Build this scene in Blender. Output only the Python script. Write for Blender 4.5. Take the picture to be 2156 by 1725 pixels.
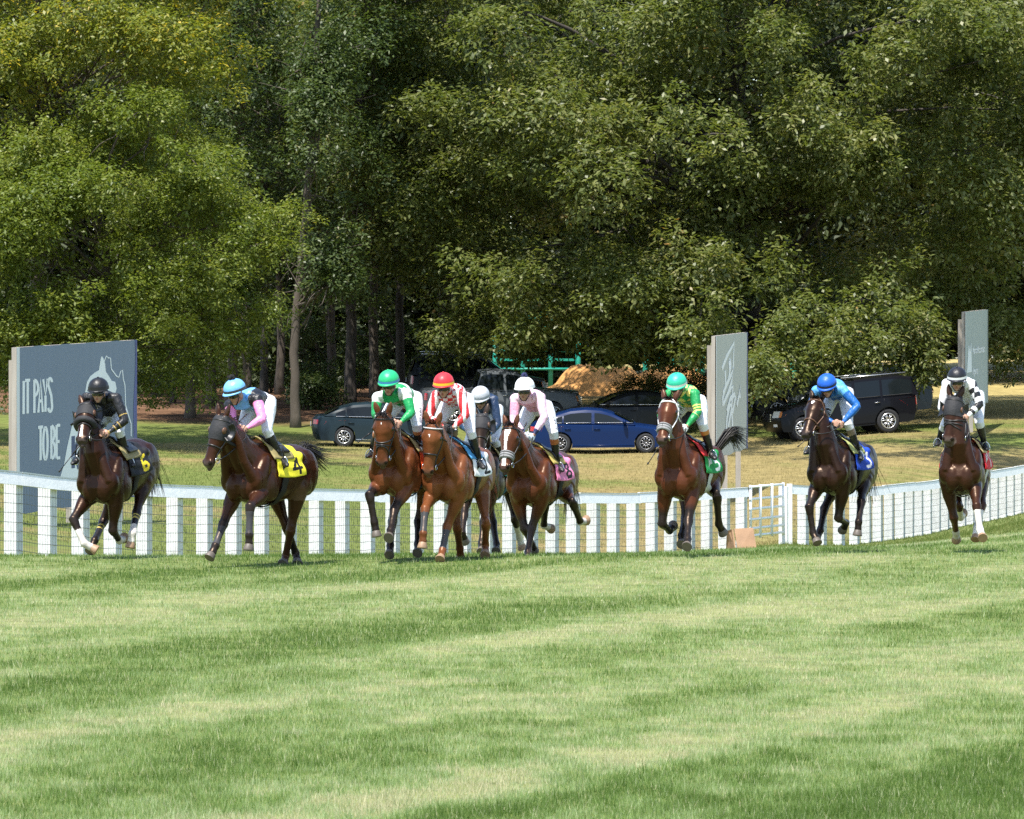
import bpy, bmesh, math, random
import numpy as np
from mathutils import Vector, Matrix, Quaternion
from mathutils.bvhtree import BVHTree

for o in list(bpy.data.objects):
    bpy.data.objects.remove(o)
SC = bpy.context.scene
COL = SC.collection

# ------------------------------------------------------------------ camera
EYE = 2.23           # camera height over the turf
FPX = 9900.0         # focal length in units of a 2156 px wide picture
CX, HZ = 1078.0, 812.0   # picture column straight ahead, row of eye level
cam = bpy.data.cameras.new('camera')
camo = bpy.data.objects.new('camera', cam)
COL.objects.link(camo)
camo.location = (0, 0, EYE)
camo.rotation_euler = (math.radians(90), 0, 0)
cam.sensor_width = 36.0
cam.lens = FPX / 2156 * 36
cam.shift_y = -(862.5 - HZ) / 2156
cam.clip_start = 1.0
cam.clip_end = 4000
cam.dof.use_dof = True
cam.dof.focus_distance = 63
cam.dof.aperture_fstop = 19
SC.camera = camo

# ------------------------------------------------------------------ sky, sun, exposure
SUN = Vector((-0.17, -0.36, 0.90)).normalized()
w = bpy.data.worlds.new('World')
SC.world = w
w.use_nodes = True
nt = w.node_tree
bg = nt.nodes['Background']
sky = nt.nodes.new('ShaderNodeTexSky')
sky.sky_type = 'NISHITA'
sky.sun_disc = False
sky.sun_elevation = math.asin(SUN.z)
sky.sun_rotation = math.atan2(SUN.x, SUN.y)
nt.links.new(sky.outputs[0], bg.inputs[0])
bg.inputs[1].default_value = 0.15
sl = bpy.data.lights.new('sun', 'SUN')
sl.energy = 4.6
sl.angle = math.radians(0.53)
sl.color = (1.0, 0.955, 0.88)
so = bpy.data.objects.new('sun', sl)
COL.objects.link(so)
so.rotation_euler = SUN.to_track_quat('Z', 'Y').to_euler()
so.location = (-40, -40, 90)
SC.view_settings.view_transform = 'Standard'
SC.view_settings.look = 'None'
SC.view_settings.gamma = 1.0
SC.view_settings.use_curve_mapping = False
SC.view_settings.exposure = 0.92
SC.cycles.max_bounces = 6
SC.cycles.transparent_max_bounces = 6
SC.cycles.use_denoising = False

# ------------------------------------------------------------------ helpers
rng = np.random.default_rng(7)
random.seed(7)

def at(px, py, d):
    """world point seen at that picture place at depth d (metres from the camera)"""
    return Vector(((px - CX) / FPX * d, d, EYE - (py - HZ) / FPX * d))

def srgb(r, g, b):
    f = lambda c: (c / 255 / 12.92) if c <= 10 else ((c / 255 + 0.055) / 1.055) ** 2.4
    return (f(r), f(g), f(b))

MATS = {}
def mat(name, col, rough=0.6, metal=0.0, spec=0.5, noise=0.0, nscale=8.0, bump=0.0, bscale=40.0, coat=0.0, stretch=None, trans=0.0):
    if name in MATS:
        return MATS[name]
    m = bpy.data.materials.new(name)
    m.use_nodes = True
    t = m.node_tree
    p = t.nodes['Principled BSDF']
    p.inputs['Roughness'].default_value = rough
    p.inputs['Metallic'].default_value = metal
    p.inputs['Specular IOR Level'].default_value = spec
    p.inputs['Coat Weight'].default_value = coat
    p.inputs['Coat Roughness'].default_value = 0.06
    p.inputs['Transmission Weight'].default_value = trans
    p.inputs['Base Color'].default_value = (*col, 1)
    if noise or bump:
        tc = t.nodes.new('ShaderNodeTexCoord')
        mp = t.nodes.new('ShaderNodeMapping')
        t.links.new(tc.outputs['Object'], mp.inputs['Vector'])
        if stretch:
            mp.inputs['Scale'].default_value = stretch
    if noise:
        n = t.nodes.new('ShaderNodeTexNoise')
        n.inputs['Scale'].default_value = nscale
        n.inputs['Detail'].default_value = 6
        t.links.new(mp.outputs[0], n.inputs['Vector'])
        mx = t.nodes.new('ShaderNodeMix')
        mx.data_type = 'RGBA'
        mx.inputs[6].default_value = (*[c * (1 - noise) for c in col], 1)
        mx.inputs[7].default_value = (*[min(1, c * (1 + noise)) for c in col], 1)
        t.links.new(n.outputs['Fac'], mx.inputs[0])
        t.links.new(mx.outputs[2], p.inputs['Base Color'])
    if bump:
        n2 = t.nodes.new('ShaderNodeTexNoise')
        n2.inputs['Scale'].default_value = bscale
        n2.inputs['Detail'].default_value = 4
        t.links.new(mp.outputs[0], n2.inputs['Vector'])
        b = t.nodes.new('ShaderNodeBump')
        b.inputs['Strength'].default_value = bump
        b.inputs['Distance'].default_value = 0.02
        t.links.new(n2.outputs['Fac'], b.inputs['Height'])
        t.links.new(b.outputs[0], p.inputs['Normal'])
    MATS[name] = m
    return m

def attr_mat(name, rough=0.5, spec=0.5, noise=0.0, nscale=30.0, bump=0.0, bscale=25.0, sheen=0.0, stretch=None):
    """procedural material whose colour zones are stored on the mesh as 'col'"""
    if name in MATS:
        return MATS[name]
    m = bpy.data.materials.new(name)
    m.use_nodes = True
    t = m.node_tree
    p = t.nodes['Principled BSDF']
    p.inputs['Roughness'].default_value = rough
    p.inputs['Specular IOR Level'].default_value = spec
    p.inputs['Sheen Weight'].default_value = sheen
    a = t.nodes.new('ShaderNodeAttribute')
    a.attribute_name = 'col'
    out = a.outputs['Color']
    tc = t.nodes.new('ShaderNodeTexCoord')
    mp = t.nodes.new('ShaderNodeMapping')
    if stretch:
        mp.inputs['Scale'].default_value = stretch
    t.links.new(tc.outputs['Object'], mp.inputs['Vector'])
    if noise:
        n = t.nodes.new('ShaderNodeTexNoise')
        n.inputs['Scale'].default_value = nscale
        n.inputs['Detail'].default_value = 5
        t.links.new(mp.outputs[0], n.inputs['Vector'])
        mr = t.nodes.new('ShaderNodeMapRange')
        mr.inputs[1].default_value = 0.3
        mr.inputs[2].default_value = 0.7
        mr.inputs[3].default_value = 1 - noise
        mr.inputs[4].default_value = 1 + noise
        t.links.new(n.outputs['Fac'], mr.inputs[0])
        mx = t.nodes.new('ShaderNodeVectorMath')
        mx.operation = 'SCALE'
        t.links.new(out, mx.inputs[0])
        t.links.new(mr.outputs[0], mx.inputs['Scale'])
        out = mx.outputs[0]
    t.links.new(out, p.inputs['Base Color'])
    if bump:
        n2 = t.nodes.new('ShaderNodeTexNoise')
        n2.inputs['Scale'].default_value = bscale
        n2.inputs['Detail'].default_value = 3
        t.links.new(mp.outputs[0], n2.inputs['Vector'])
        b = t.nodes.new('ShaderNodeBump')
        b.inputs['Strength'].default_value = bump
        b.inputs['Distance'].default_value = 0.03
        t.links.new(n2.outputs['Fac'], b.inputs['Height'])
        t.links.new(b.outputs[0], p.inputs['Normal'])
    MATS[name] = m
    return m

def np_mesh(name, V, F, attrs=None, smooth=False):
    """mesh from numpy arrays; F is (n,3) or (n,4); attrs: {name: per-face floats or colours}"""
    V = np.asarray(V, np.float32)
    F = np.asarray(F, np.int32)
    k = F.shape[1]
    me = bpy.data.meshes.new(name)
    me.vertices.add(len(V))
    me.vertices.foreach_set('co', V.ravel())
    me.loops.add(F.size)
    me.loops.foreach_set('vertex_index', F.ravel())
    me.polygons.add(len(F))
    me.polygons.foreach_set('loop_start', np.arange(0, F.size, k, dtype=np.int32))
    if smooth:
        me.polygons.foreach_set('use_smooth', np.ones(len(F), bool))
    me.update(calc_edges=True)
    for an, av in (attrs or {}).items():
        av = np.asarray(av, np.float32)
        if av.ndim == 1:
            at_ = me.attributes.new(an, 'FLOAT', 'FACE')
            at_.data.foreach_set('value', av)
        else:
            at_ = me.attributes.new(an, 'FLOAT_COLOR', 'CORNER')
            if av.shape[1] == 3:
                av = np.concatenate([av, np.ones((len(av), 1), np.float32)], 1)
            at_.data.foreach_set('color', np.repeat(av, k, axis=0).ravel())
    return me

class MB:
    """collects polygons; build() links them as one mesh object"""
    def __init__(s):
        s.v, s.f = [], []
    def add(s, vs, fs):
        o = len(s.v)
        s.v += [tuple(v) for v in vs]
        s.f += [tuple(i + o for i in f) for f in fs]
        return s
    def box(s, c, size, M=None):
        x, y, z = [a / 2 for a in size]
        vs = [Vector((sx * x, sy * y, sz * z)) for sx in (-1, 1) for sy in (-1, 1) for sz in (-1, 1)]
        if M is not None:
            vs = [M @ v for v in vs]
        c = Vector(c)
        return s.add([v + c for v in vs], [(0, 1, 3, 2), (4, 6, 7, 5), (0, 4, 5, 1), (2, 3, 7, 6), (0, 2, 6, 4), (1, 5, 7, 3)])
    def tube(s, pts, radii, n=8, u_hint=None, rv=None, cap=True):
        """tube through pts; radii along u, rv along v (ellipse)"""
        pts = [Vector(p) for p in pts]
        if not hasattr(radii, '__len__'):
            radii = [radii] * len(pts)
        if rv is None:
            rv = radii
        u = None
        rings = []
        for i, p in enumerate(pts):
            a = pts[max(i - 1, 0)]
            b = pts[min(i + 1, len(pts) - 1)]
            t = (b - a)
            t = t.normalized() if t.length > 1e-9 else Vector((0, 0, 1))
            h = Vector(u_hint) if u_hint is not None else u
            if h is None:
                h = Vector((1, 0, 0)) if abs(t.x) < 0.9 else Vector((0, 1, 0))
            u = (h - t * h.dot(t)).normalized()
            v = t.cross(u)
            rings.append([p + u * (math.cos(2 * math.pi * k / n) * radii[i]) + v * (math.sin(2 * math.pi * k / n) * rv[i]) for k in range(n)])
        vs = [q for r in rings for q in r]
        fs = []
        for i in range(len(rings) - 1):
            for k in range(n):
                k2 = (k + 1) % n
                fs.append((i * n + k, i * n + k2, (i + 1) * n + k2, (i + 1) * n + k))
        if cap:
            a = len(vs)
            vs += [pts[0], pts[-1]]
            L = (len(rings) - 1) * n
            for k in range(n):
                k2 = (k + 1) % n
                fs.append((a, k2, k))
                fs.append((a + 1, L + k, L + k2))
        return s.add(vs, fs)
    def ell(s, c, r, axes=None, nu=14, nv=9):
        c = Vector(c)
        ax = axes or (Vector((1, 0, 0)), Vector((0, 1, 0)), Vector((0, 0, 1)))
        vs, fs = [], []
        for j in range(1, nv):
            th = math.pi * j / nv
            for i in range(nu):
                ph = 2 * math.pi * i / nu
                vs.append(c + ax[0] * (r[0] * math.sin(th) * math.cos(ph)) + ax[1] * (r[1] * math.sin(th) * math.sin(ph)) + ax[2] * (r[2] * math.cos(th)))
        top, bot = len(vs), len(vs) + 1
        vs += [c + ax[2] * r[2], c - ax[2] * r[2]]
        for j in range(nv - 2):
            for i in range(nu):
                i2 = (i + 1) % nu
                fs.append((j * nu + i, (j + 1) * nu + i, (j + 1) * nu + i2, j * nu + i2))
        for i in range(nu):
            i2 = (i + 1) % nu
            fs.append((top, i, i2))
            fs.append((bot, (nv - 2) * nu + i2, (nv - 2) * nu + i))
        return s.add(vs, fs)
    def mesh(s, name, smooth=True, origin=None):
        me = bpy.data.meshes.new(name)
        vs = s.v if origin is None else [(v[0] - origin[0], v[1] - origin[1], v[2] - origin[2]) for v in s.v]
        me.from_pydata(vs, [], s.f)
        if smooth:
            me.polygons.foreach_set('use_smooth', [True] * len(me.polygons))
        me.update()
        return me
    def build(s, name, m, parent=None, smooth=True, sharp=None):
        """vertices are in world space (parent's location is taken off)"""
        org = parent.matrix_basis.translation if parent is not None else None
        me = s.mesh(name, smooth, org if org is not None else None)
        if sharp is not None:
            me.set_sharp_from_angle(angle=math.radians(sharp))
        return link(name, me, m, parent)

ROOTLOC = {}
def link(name, me, m, parent=None):
    o = bpy.data.objects.new(name, me)
    COL.objects.link(o)
    if m is not None:
        for mm in (m if isinstance(m, (list, tuple)) else [m]):
            me.materials.append(mm)
    if parent is not None:
        o.parent = parent
    return o

def tag(o, label=None, cat=None, group=None, kind=None):
    if label: o['label'] = label
    if cat: o['category'] = cat
    if group: o['group'] = group
    if kind: o['kind'] = kind
    return o

def thing(name, loc, label, cat, group=None):
    o = bpy.data.objects.new(name, None)
    COL.objects.link(o)
    o.location = loc
    o.empty_display_size = 0.2
    bpy.context.view_layer.update()
    return tag(o, label, cat, group)

def sub(name, mb, m, part, smooth=True, sharp=None):
    """child of a part; part meshes share the root's origin, so vertices are given in world space"""
    root = part
    while root.parent is not None:
        root = root.parent
    org = root.matrix_basis.translation
    me = mb.mesh(name, smooth, org)
    if sharp is not None:
        me.set_sharp_from_angle(angle=math.radians(sharp))
    return link(name, me, m, part)

# ------------------------------------------------------------------ terrain
NPOST = 36
def left_post(k):
    return (-7.74 + 0.427 * k, 73 + 1.03 * k)
_RP = [(1652, 106.2), (1790, 110), (1900, 115), (2000, 121), (2095, 127), (2156, 131), (2400, 150), (2800, 175)]
_kp = [(CX + FPX * left_post(k)[0] / left_post(k)[1], left_post(k)[1]) for k in range(-8, 31)]
_FP = np.array([a for a, _ in _kp if a < 1580] + [a for a, _ in _RP])
_FD = np.array([b for a, b in _kp if a < 1580] + [b for _, b in _RP])
_TP = [-700, 0, 110, 322, 419, 719, 930, 1156, 1318, 1390, 1563, 1660, 1700, 1790, 1857, 1950, 2095, 2156, 2400, 2900]
_TY = [930, 993, 1007, 1024, 1027, 1034, 1038, 1040, 1042, 1039, 1028, 1021, 1025, 1029, 1024, 1014, 990, 980, 940, 900]
FENCE_H = 1.33
def fence_d(p):
    return np.interp(p, _FP, _FD)
def fence_top(p):
    return EYE - (np.interp(p, _TP, _TY) - HZ) * fence_d(p) / FPX

def ground_z(X, Y):
    X = np.asarray(X, float); Y = np.asarray(Y, float)
    Ys = np.maximum(Y, 20.0)
    p = CX + FPX * X / Ys
    p = np.clip(p, -900, 3000)
    dF = fence_d(p)
    zF = fence_top(p) - FENCE_H
    zc = np.interp(p, [0, 300, 700, 1250, 1670, 1857, 2156], [0.5, 0.4, 0.26, 0.0, 0.13, 0.40, 0.45])
    zt = np.interp(p, [0, 400, 800, 1200, 1700, 2000], [1.7, 1.65, 1.6, 1.5, 1.3, 1.5])
    zf = np.interp(p, [0, 800, 1500, 2156], [3.2, 3.2, 3.4, 3.8])
    def sm(a):
        a = np.clip(a, 0, 1)
        return a
    z = np.zeros_like(Ys)
    a = sm((Ys - 61) / (dF - 61))
    z = np.where(Ys > 61, zF * (a * a * (3 - 2 * a) * 0.45 + a * 0.55), 0.0)
    dV = dF + 6
    b = sm((Ys - dF) / 6)
    z = np.where(Ys > dF, zF - 0.10 * b, z)
    c = sm((Ys - dV) / (155 - dV))
    z = np.where(Ys > dV, (zF - 0.10) * (1 - c) + zc * c, z)
    e = sm((Ys - 155) / 22)
    z = np.where(Ys > 155, zc * (1 - e) + zt * e, z)
    f = sm((Ys - 177) / 90)
    z = np.where(Ys > 177, zt * (1 - f) + zf * f, z)
    g = sm((Ys - 267) / 900)
    z = np.where(Ys > 267, zf + 5 * g, z)
    z = z + 0.015 * np.sin(X * 0.9 + 0.4) * np.sin(Y * 0.35) * (Ys > 14)
    return z
def gz(x, y):
    return float(ground_z(np.array([x]), np.array([y]))[0])

def vnoise(X, Y, s, seed=0):
    """cheap smooth value noise"""
    r = np.random.default_rng(seed)
    T = r.random((256, 256))
    x = X * s; y = Y * s
    xi = np.floor(x).astype(int); yi = np.floor(y).astype(int)
    fx = x - xi; fy = y - yi
    fx = fx * fx * (3 - 2 * fx); fy = fy * fy * (3 - 2 * fy)
    g = lambda i, j: T[i % 256, j % 256]
    return (g(xi, yi) * (1 - fx) + g(xi + 1, yi) * fx) * (1 - fy) + (g(xi, yi + 1) * (1 - fx) + g(xi + 1, yi + 1) * fx) * fy

def turf_tone(X, Y):
    """how lush (0 pale, dry .. 1 deep green) the mown turf is: long mower streaks that run down the course, slightly to the left"""
    al = X * 0.39 + Y * 0.92
    ac = X * 0.92 - Y * 0.39
    a = vnoise(al * 0.07 + 40, ac * 0.62, 1.0, 3)
    b = vnoise(al * 0.16 + 9, ac * 1.25 + 5, 1.0, 4)
    c = vnoise(X, Y * 0.7 + 50, 3.0, 5)
    d = vnoise(al * 0.07 + 11, ac * 0.3 + 7, 1.0, 6)
    e = vnoise(X * 0.9, Y * 0.4, 1.0, 8)
    f_ = vnoise(X, Y * 0.8 + 3, 8.0, 9)
    t = a * 0.22 + b * 0.28 + c * 0.19 + d * 0.08 + e * 0.09 + f_ * 0.14
    return np.clip((t - 0.5) * 1.9 + 0.55, 0, 1)

def ground_color(X, Y):
    p = CX + FPX * X / np.maximum(Y, 20)
    n1 = vnoise(X, Y, 0.35, 11); n2 = vnoise(X, Y, 0.11, 12); n3 = vnoise(X, Y, 1.3, 13)
    t = turf_tone(X, Y)[:, None]
    turf = np.array([0.20, 0.22, 0.085]) * (1 - t) + np.array([0.085, 0.12, 0.026]) * t
    green = np.array([0.115, 0.140, 0.035]); dry = np.array([0.215, 0.170, 0.070])
    m = np.clip((n1 * 0.5 + n2 * 0.5 + 0.25 * n3 - 0.52) * 3.2 + 0.5 + np.interp(p, [300, 700, 1100, 1500, 2156], [-0.75, -0.95, -0.05, 0.15, 0.0]), 0, 1)[:, None]
    lawn = green * (1 - m) + dry * m
    dF = fence_d(np.clip(p, -900, 3000))
    k = np.clip((Y - dF - 0.2) / 0.8, 0, 1)[:, None]
    # a green strip just behind the right-hand fence
    kr = (np.clip((p - 1560) / 150, 0, 1) * np.clip(1 - (Y - dF - 2) / 14, 0, 1))[:, None]
    lawn = lawn * (1 - 0.8 * kr) + np.array([0.105, 0.135, 0.032]) * 0.8 * kr
    c = turf * (1 - k) + lawn * k
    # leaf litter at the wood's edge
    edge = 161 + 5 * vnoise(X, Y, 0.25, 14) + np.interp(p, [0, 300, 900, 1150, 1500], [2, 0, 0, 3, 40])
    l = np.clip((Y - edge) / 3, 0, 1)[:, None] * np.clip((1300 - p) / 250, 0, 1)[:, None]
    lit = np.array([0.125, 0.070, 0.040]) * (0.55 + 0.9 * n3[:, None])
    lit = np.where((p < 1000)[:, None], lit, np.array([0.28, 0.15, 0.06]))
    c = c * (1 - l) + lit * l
    # dry hay field far right
    h = np.clip((Y - 172) / 10, 0, 1)[:, None] * np.clip((p - 1250) / 200, 0, 1)[:, None]
    hay = np.array([0.34, 0.27, 0.105]) * (0.8 + 0.4 * n1[:, None])
    c = c * (1 - h) + hay * h
    return c

def build_ground():
    ds = np.concatenate([np.arange(2, 20, 3.0), np.arange(20, 58, 1.0), np.arange(58, 180, 0.5), np.arange(180, 270, 3), np.geomspace(272, 2500, 24)])
    ps = np.concatenate([np.linspace(-9000, -700, 24), np.linspace(-650, 2850, 190), np.linspace(2900, 11000, 24)])
    D, P = np.meshgrid(ds, ps, indexing='ij')
    X = (P - CX) / FPX * np.maximum(D, 14) ; Y = D
    Z = ground_z(X.ravel(), Y.ravel())
    V = np.stack([X.ravel(), Y.ravel(), Z], 1)
    nr, nc = D.shape
    i, j = np.meshgrid(np.arange(nr - 1), np.arange(nc - 1), indexing='ij')
    a = (i * nc + j).ravel()
    F = np.stack([a, a + 1, a + nc + 1, a + nc], 1)
    ctr = V[F].mean(1)
    me = np_mesh('ground', V, F, {'col': ground_color(ctr[:, 0], ctr[:, 1])}, smooth=True)
    o = link('ground', me, attr_mat('ground_soil_grass', rough=0.95, spec=0.1, noise=0.28, nscale=2.6, bump=0.6, bscale=7.0))
    tag(o, kind='structure')
build_ground()

# ------------------------------------------------------------------ grass (blades)
def leaf_mat(name, cols, rough=0.45, transl=0.35, spec=0.4, tcol=(1.15, 1.2, 0.55)):
    """leaf colour picked per leaf from the stored random value"""
    m = bpy.data.materials.new(name)
    m.use_nodes = True
    t = m.node_tree
    p = t.nodes['Principled BSDF']
    out = t.nodes['Material Output']
    a = t.nodes.new('ShaderNodeAttribute'); a.attribute_name = 'rnd'
    r = t.nodes.new('ShaderNodeValToRGB')
    els = r.color_ramp.elements
    while len(els) < len(cols):
        els.new(0.5)
    for e, (pos, c) in zip(els, cols):
        e.position = pos
        e.color = (*c, 1)
    t.links.new(a.outputs['Fac'], r.inputs[0])
    t.links.new(r.outputs[0], p.inputs['Base Color'])
    p.inputs['Roughness'].default_value = rough
    p.inputs['Specular IOR Level'].default_value = spec
    tr = t.nodes.new('ShaderNodeBsdfTranslucent')
    vm = t.nodes.new('ShaderNodeVectorMath'); vm.operation = 'MULTIPLY'
    t.links.new(r.outputs[0], vm.inputs[0])
    vm.inputs[1].default_value = tcol
    t.links.new(vm.outputs[0], tr.inputs['Color'])
    mx = t.nodes.new('ShaderNodeMixShader')
    mx.inputs[0].default_value = transl
    t.links.new(p.outputs[0], mx.inputs[1])
    t.links.new(tr.outputs[0], mx.inputs[2])
    t.links.new(mx.outputs[0], out.inputs['Surface'])
    return m

def blades(name, X, Y, h, wd, tone, m, lean=0.55):
    n = len(X)
    Z = ground_z(X, Y) - 0.005
    B = np.stack([X, Y, Z], 1)
    ang = rng.random(n) * 2 * np.pi
    wv = np.stack([np.cos(ang), np.sin(ang) * 0.6, np.zeros(n)], 1) * (wd / 2)[:, None]
    la = rng.random(n) * 2 * np.pi
    lm = rng.random(n) ** 0.7 * lean
    tip = np.stack([np.cos(la) * lm, np.sin(la) * lm, np.sqrt(np.clip(1 - lm ** 2, 0.1, 1))], 1) * h[:, None]
    V = np.empty((n, 3, 3))
    V[:, 0] = B - wv; V[:, 1] = B + wv; V[:, 2] = B + tip
    F = np.arange(n * 3).reshape(n, 3)
    me = np_mesh(name, V.reshape(-1, 3), F, {'rnd': tone})
    o = link(name, me, m)
    return o

def build_grass():
    gm = leaf_mat('turf_blades', [(0.0, (0.52, 0.48, 0.30)), (0.10, (0.42, 0.48, 0.27)), (0.36, (0.300, 0.395, 0.175)), (0.62, (0.210, 0.305, 0.085)), (1.0, (0.100, 0.170, 0.032))], rough=0.5, transl=0.4, spec=0.35, tcol=(1.0, 1.1, 0.6))
    # sample depth so that near ground gets more, finer blades
    N = 640000
    u = rng.random(N)
    d0, d1 = 21.5, 84.0
    d = 1 / (1 / d0 + u * (1 / d1 - 1 / d0))          # density ~ 1/d^2
    p = -160 + rng.random(N) * (2156 + 320)
    X = (p - CX) / FPX * d
    keep = d < fence_d(p) + 1.0
    X, d, p = X[keep], d[keep], p[keep]
    n = len(X)
    # gather into small tufts
    tx = vnoise(X, d, 7.0, 21)
    t = turf_tone(X, d)
    h = (0.020 + 0.032 * rng.random(n)) * (0.60 + 0.8 * tx) * (0.75 + 0.6 * t)
    h *= np.where(rng.random(n) < 0.04, 1.8, 1.0)
    wd = (0.0034 + 0.0046 * rng.random(n) ** 1.5) * np.clip(d / 34, 0.9, 1.9)
    tone = np.clip((t - 0.5) * 2.1 + 0.47 + rng.normal(0, 0.19, n), 0, 1)
    tone = np.where(rng.random(n) < 0.07, rng.random(n) * 0.12, tone)
    o = blades('turf_grass', X, d, h, wd, tone, gm)
    tag(o, 'short mown turf grass of the race course in the foreground', 'grass', kind='stuff')
    # course beyond the crest on the right and rough lawn behind the fence
    N = 150000
    d = 84 + 98 * rng.random(N) ** 0.9
    p = -150 + rng.random(N) * 2450
    X = (p - CX) / FPX * d
    tone = np.clip(vnoise(X, d, 0.35, 11) * 0.5 + vnoise(X, d, 0.11, 12) * 0.5, 0, 1)
    gc = ground_color(X, d)
    dry = np.clip((gc[:, 0] / gc[:, 1] - 0.75) * 1.8, 0, 1)
    litter = (d > 160) & (p < 1250)
    keep = ~litter
    X, d, dry = X[keep], d[keep], dry[keep]
    n = len(X)
    h = 0.05 + 0.05 * rng.random(n)
    lm = leaf_mat('lawn_blades', [(0.0, (0.36, 0.29, 0.13)), (0.4, (0.25, 0.215, 0.085)), (0.7, (0.16, 0.185, 0.05)), (1.0, (0.10, 0.145, 0.03))], rough=0.6, transl=0.25, spec=0.2)
    o = blades('lawn_grass', X, d, h, 0.010 + 0.010 * rng.random(n), np.clip(1 - dry + rng.normal(0, 0.15, n), 0, 1), lm)
    tag(o, 'dry rough lawn grass behind the white fence', 'grass', kind='stuff')
build_grass()
# ------------------------------------------------------------------ fence, gate
WHITE = mat('weathered_white_paint', (0.66, 0.67, 0.66), rough=0.6, noise=0.22, nscale=11, bump=0.6, bscale=26, stretch=(1, 1, 0.25))
RAILP = mat('rail_white_paint', (0.80, 0.80, 0.79), rough=0.5, noise=0.16, nscale=5, bump=0.25, bscale=16)
WIRE = mat('galvanised_wire', (0.20, 0.20, 0.19), rough=0.6, metal=0.2)
OLDW = mat('old_grey_timber', (0.33, 0.30, 0.26), rough=0.8, noise=0.35, nscale=7, bump=0.4, bscale=20, stretch=(1, 1, 0.12))

def fence(name, pts, label, rail_step=3):
    """pts: (x, y, top z) for each post"""
    x0, y0, z0 = pts[0]
    root = thing(name, (x0, y0, z0 - FENCE_H), label, 'fence', 'white rail fences of the course')
    n = len(pts)
    for i, (x, y, zt) in enumerate(pts):
        a = Vector(pts[max(i - 1, 0)][:2]); b = Vector(pts[min(i + 1, n - 1)][:2])
        t = (b - a).normalized(); nn = Vector((t.y, -t.x))
        M = Matrix(((nn.x, t.x, 0), (nn.y, t.y, 0), (0, 0, 1)))
        M = Matrix.Rotation(rng.normal(0, 0.012), 3, 'X') @ M
        mb = MB()
        hh = FENCE_H + 0.10
        wob = 0.195 + rng.random() * 0.025
        mb.box((x, y, zt - 0.03 - hh / 2 + rng.normal(0, 0.006)), (wob, wob, hh), M)
        mb.build('post', WHITE, root, smooth=False)
    # rail boards on the course side, each over a few posts, butted
    for i in range(0, n - 1, rail_step):
        j = min(i + rail_step, n - 1)
        mb = MB()
        for q in range(i, j):
            pass
        seg = []
        for q in range(i, j + 1):
            a = Vector(pts[max(q - 1, 0)][:2]); b = Vector(pts[min(q + 1, n - 1)][:2])
            t = (b - a).normalized(); nn = Vector((t.y, -t.x))
            e = 0.004 if q == i else (-0.004 if q == j else 0)
            seg.append((Vector(pts[q]) + Vector((t.x * e, t.y * e, 0)), nn))
        vs, fs = [], []
        dz = rng.normal(0, 0.008)
        for P, nn in seg:
            N3 = Vector((nn.x, nn.y, 0))
            for off, z in ((0.114, -0.185), (0.196, -0.185), (0.156, 0.0), (0.114, 0.0)):
                vs.append(P + N3 * off + Vector((0, 0, z + dz)))
        m = len(seg)
        for q in range(m - 1):
            for k in range(4):
                k2 = (k + 1) % 4
                fs.append((q * 4 + k, q * 4 + k2, q * 4 + 4 + k2, q * 4 + 4 + k))
        fs.append((3, 2, 1, 0)); fs.append(tuple(m * 4 - 4 + k for k in range(4)))
        mb.add(vs, fs)
        mb.build('rail_board', RAILP, root, smooth=False)
        # flat cap on top of the posts
        vs, fs = [], []
        for P, nn in seg:
            N3 = Vector((nn.x, nn.y, 0))
            for off, z in ((0.104, 0.006), (0.162, 0.006), (0.162, 0.028), (0.104, 0.028)):
                vs.append(P + N3 * off + Vector((0, 0, z + dz)))
        MB().add(vs, [tuple(f) for f in fs] + [(q * 4 + k, q * 4 + (k + 1) % 4, q * 4 + 4 + (k + 1) % 4, q * 4 + 4 + k) for q in range(m - 1) for k in range(4)] + [(3, 2, 1, 0), tuple(m * 4 - 4 + k for k in range(4))]).build('cap_board', WHITE, root, smooth=False)
    # wire mesh: one panel between each pair of posts
    for i in range(n - 1):
        A = Vector(pts[i]); B = Vector(pts[i + 1])
        t = (B - A); L = t.length; t2 = Vector((t.x, t.y)).normalized(); N3 = Vector((t2.y, -t2.x, 0))
        mb = MB()
        r = 0.0048
        for k in range(8):
            z = -0.17 - k * 0.148
            j1, j2 = rng.normal(0, 0.008), rng.normal(0, 0.008)
            P = [A + N3 * 0.116 + Vector((0, 0, z + j1)), A + t * 0.5 + N3 * 0.122 + Vector((0, 0, z - 0.012)), B + N3 * 0.116 + Vector((0, 0, z + j2))]
            mb.tube(P, r, 3, cap=False)
        for k in range(13):
            f = (k + 0.5) / 13
            P = A + t * f + N3 * 0.119
            w1 = rng.normal(0, 0.006)
            mb.tube([P + Vector((0, 0, -0.16)), P + t.normalized() * w1 + Vector((0, 0, -0.7)), P + Vector((0, 0, -1.22))], r * 0.55, 3, cap=False)
        mb.build('wire_mesh', WIRE, root)
    return root

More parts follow.
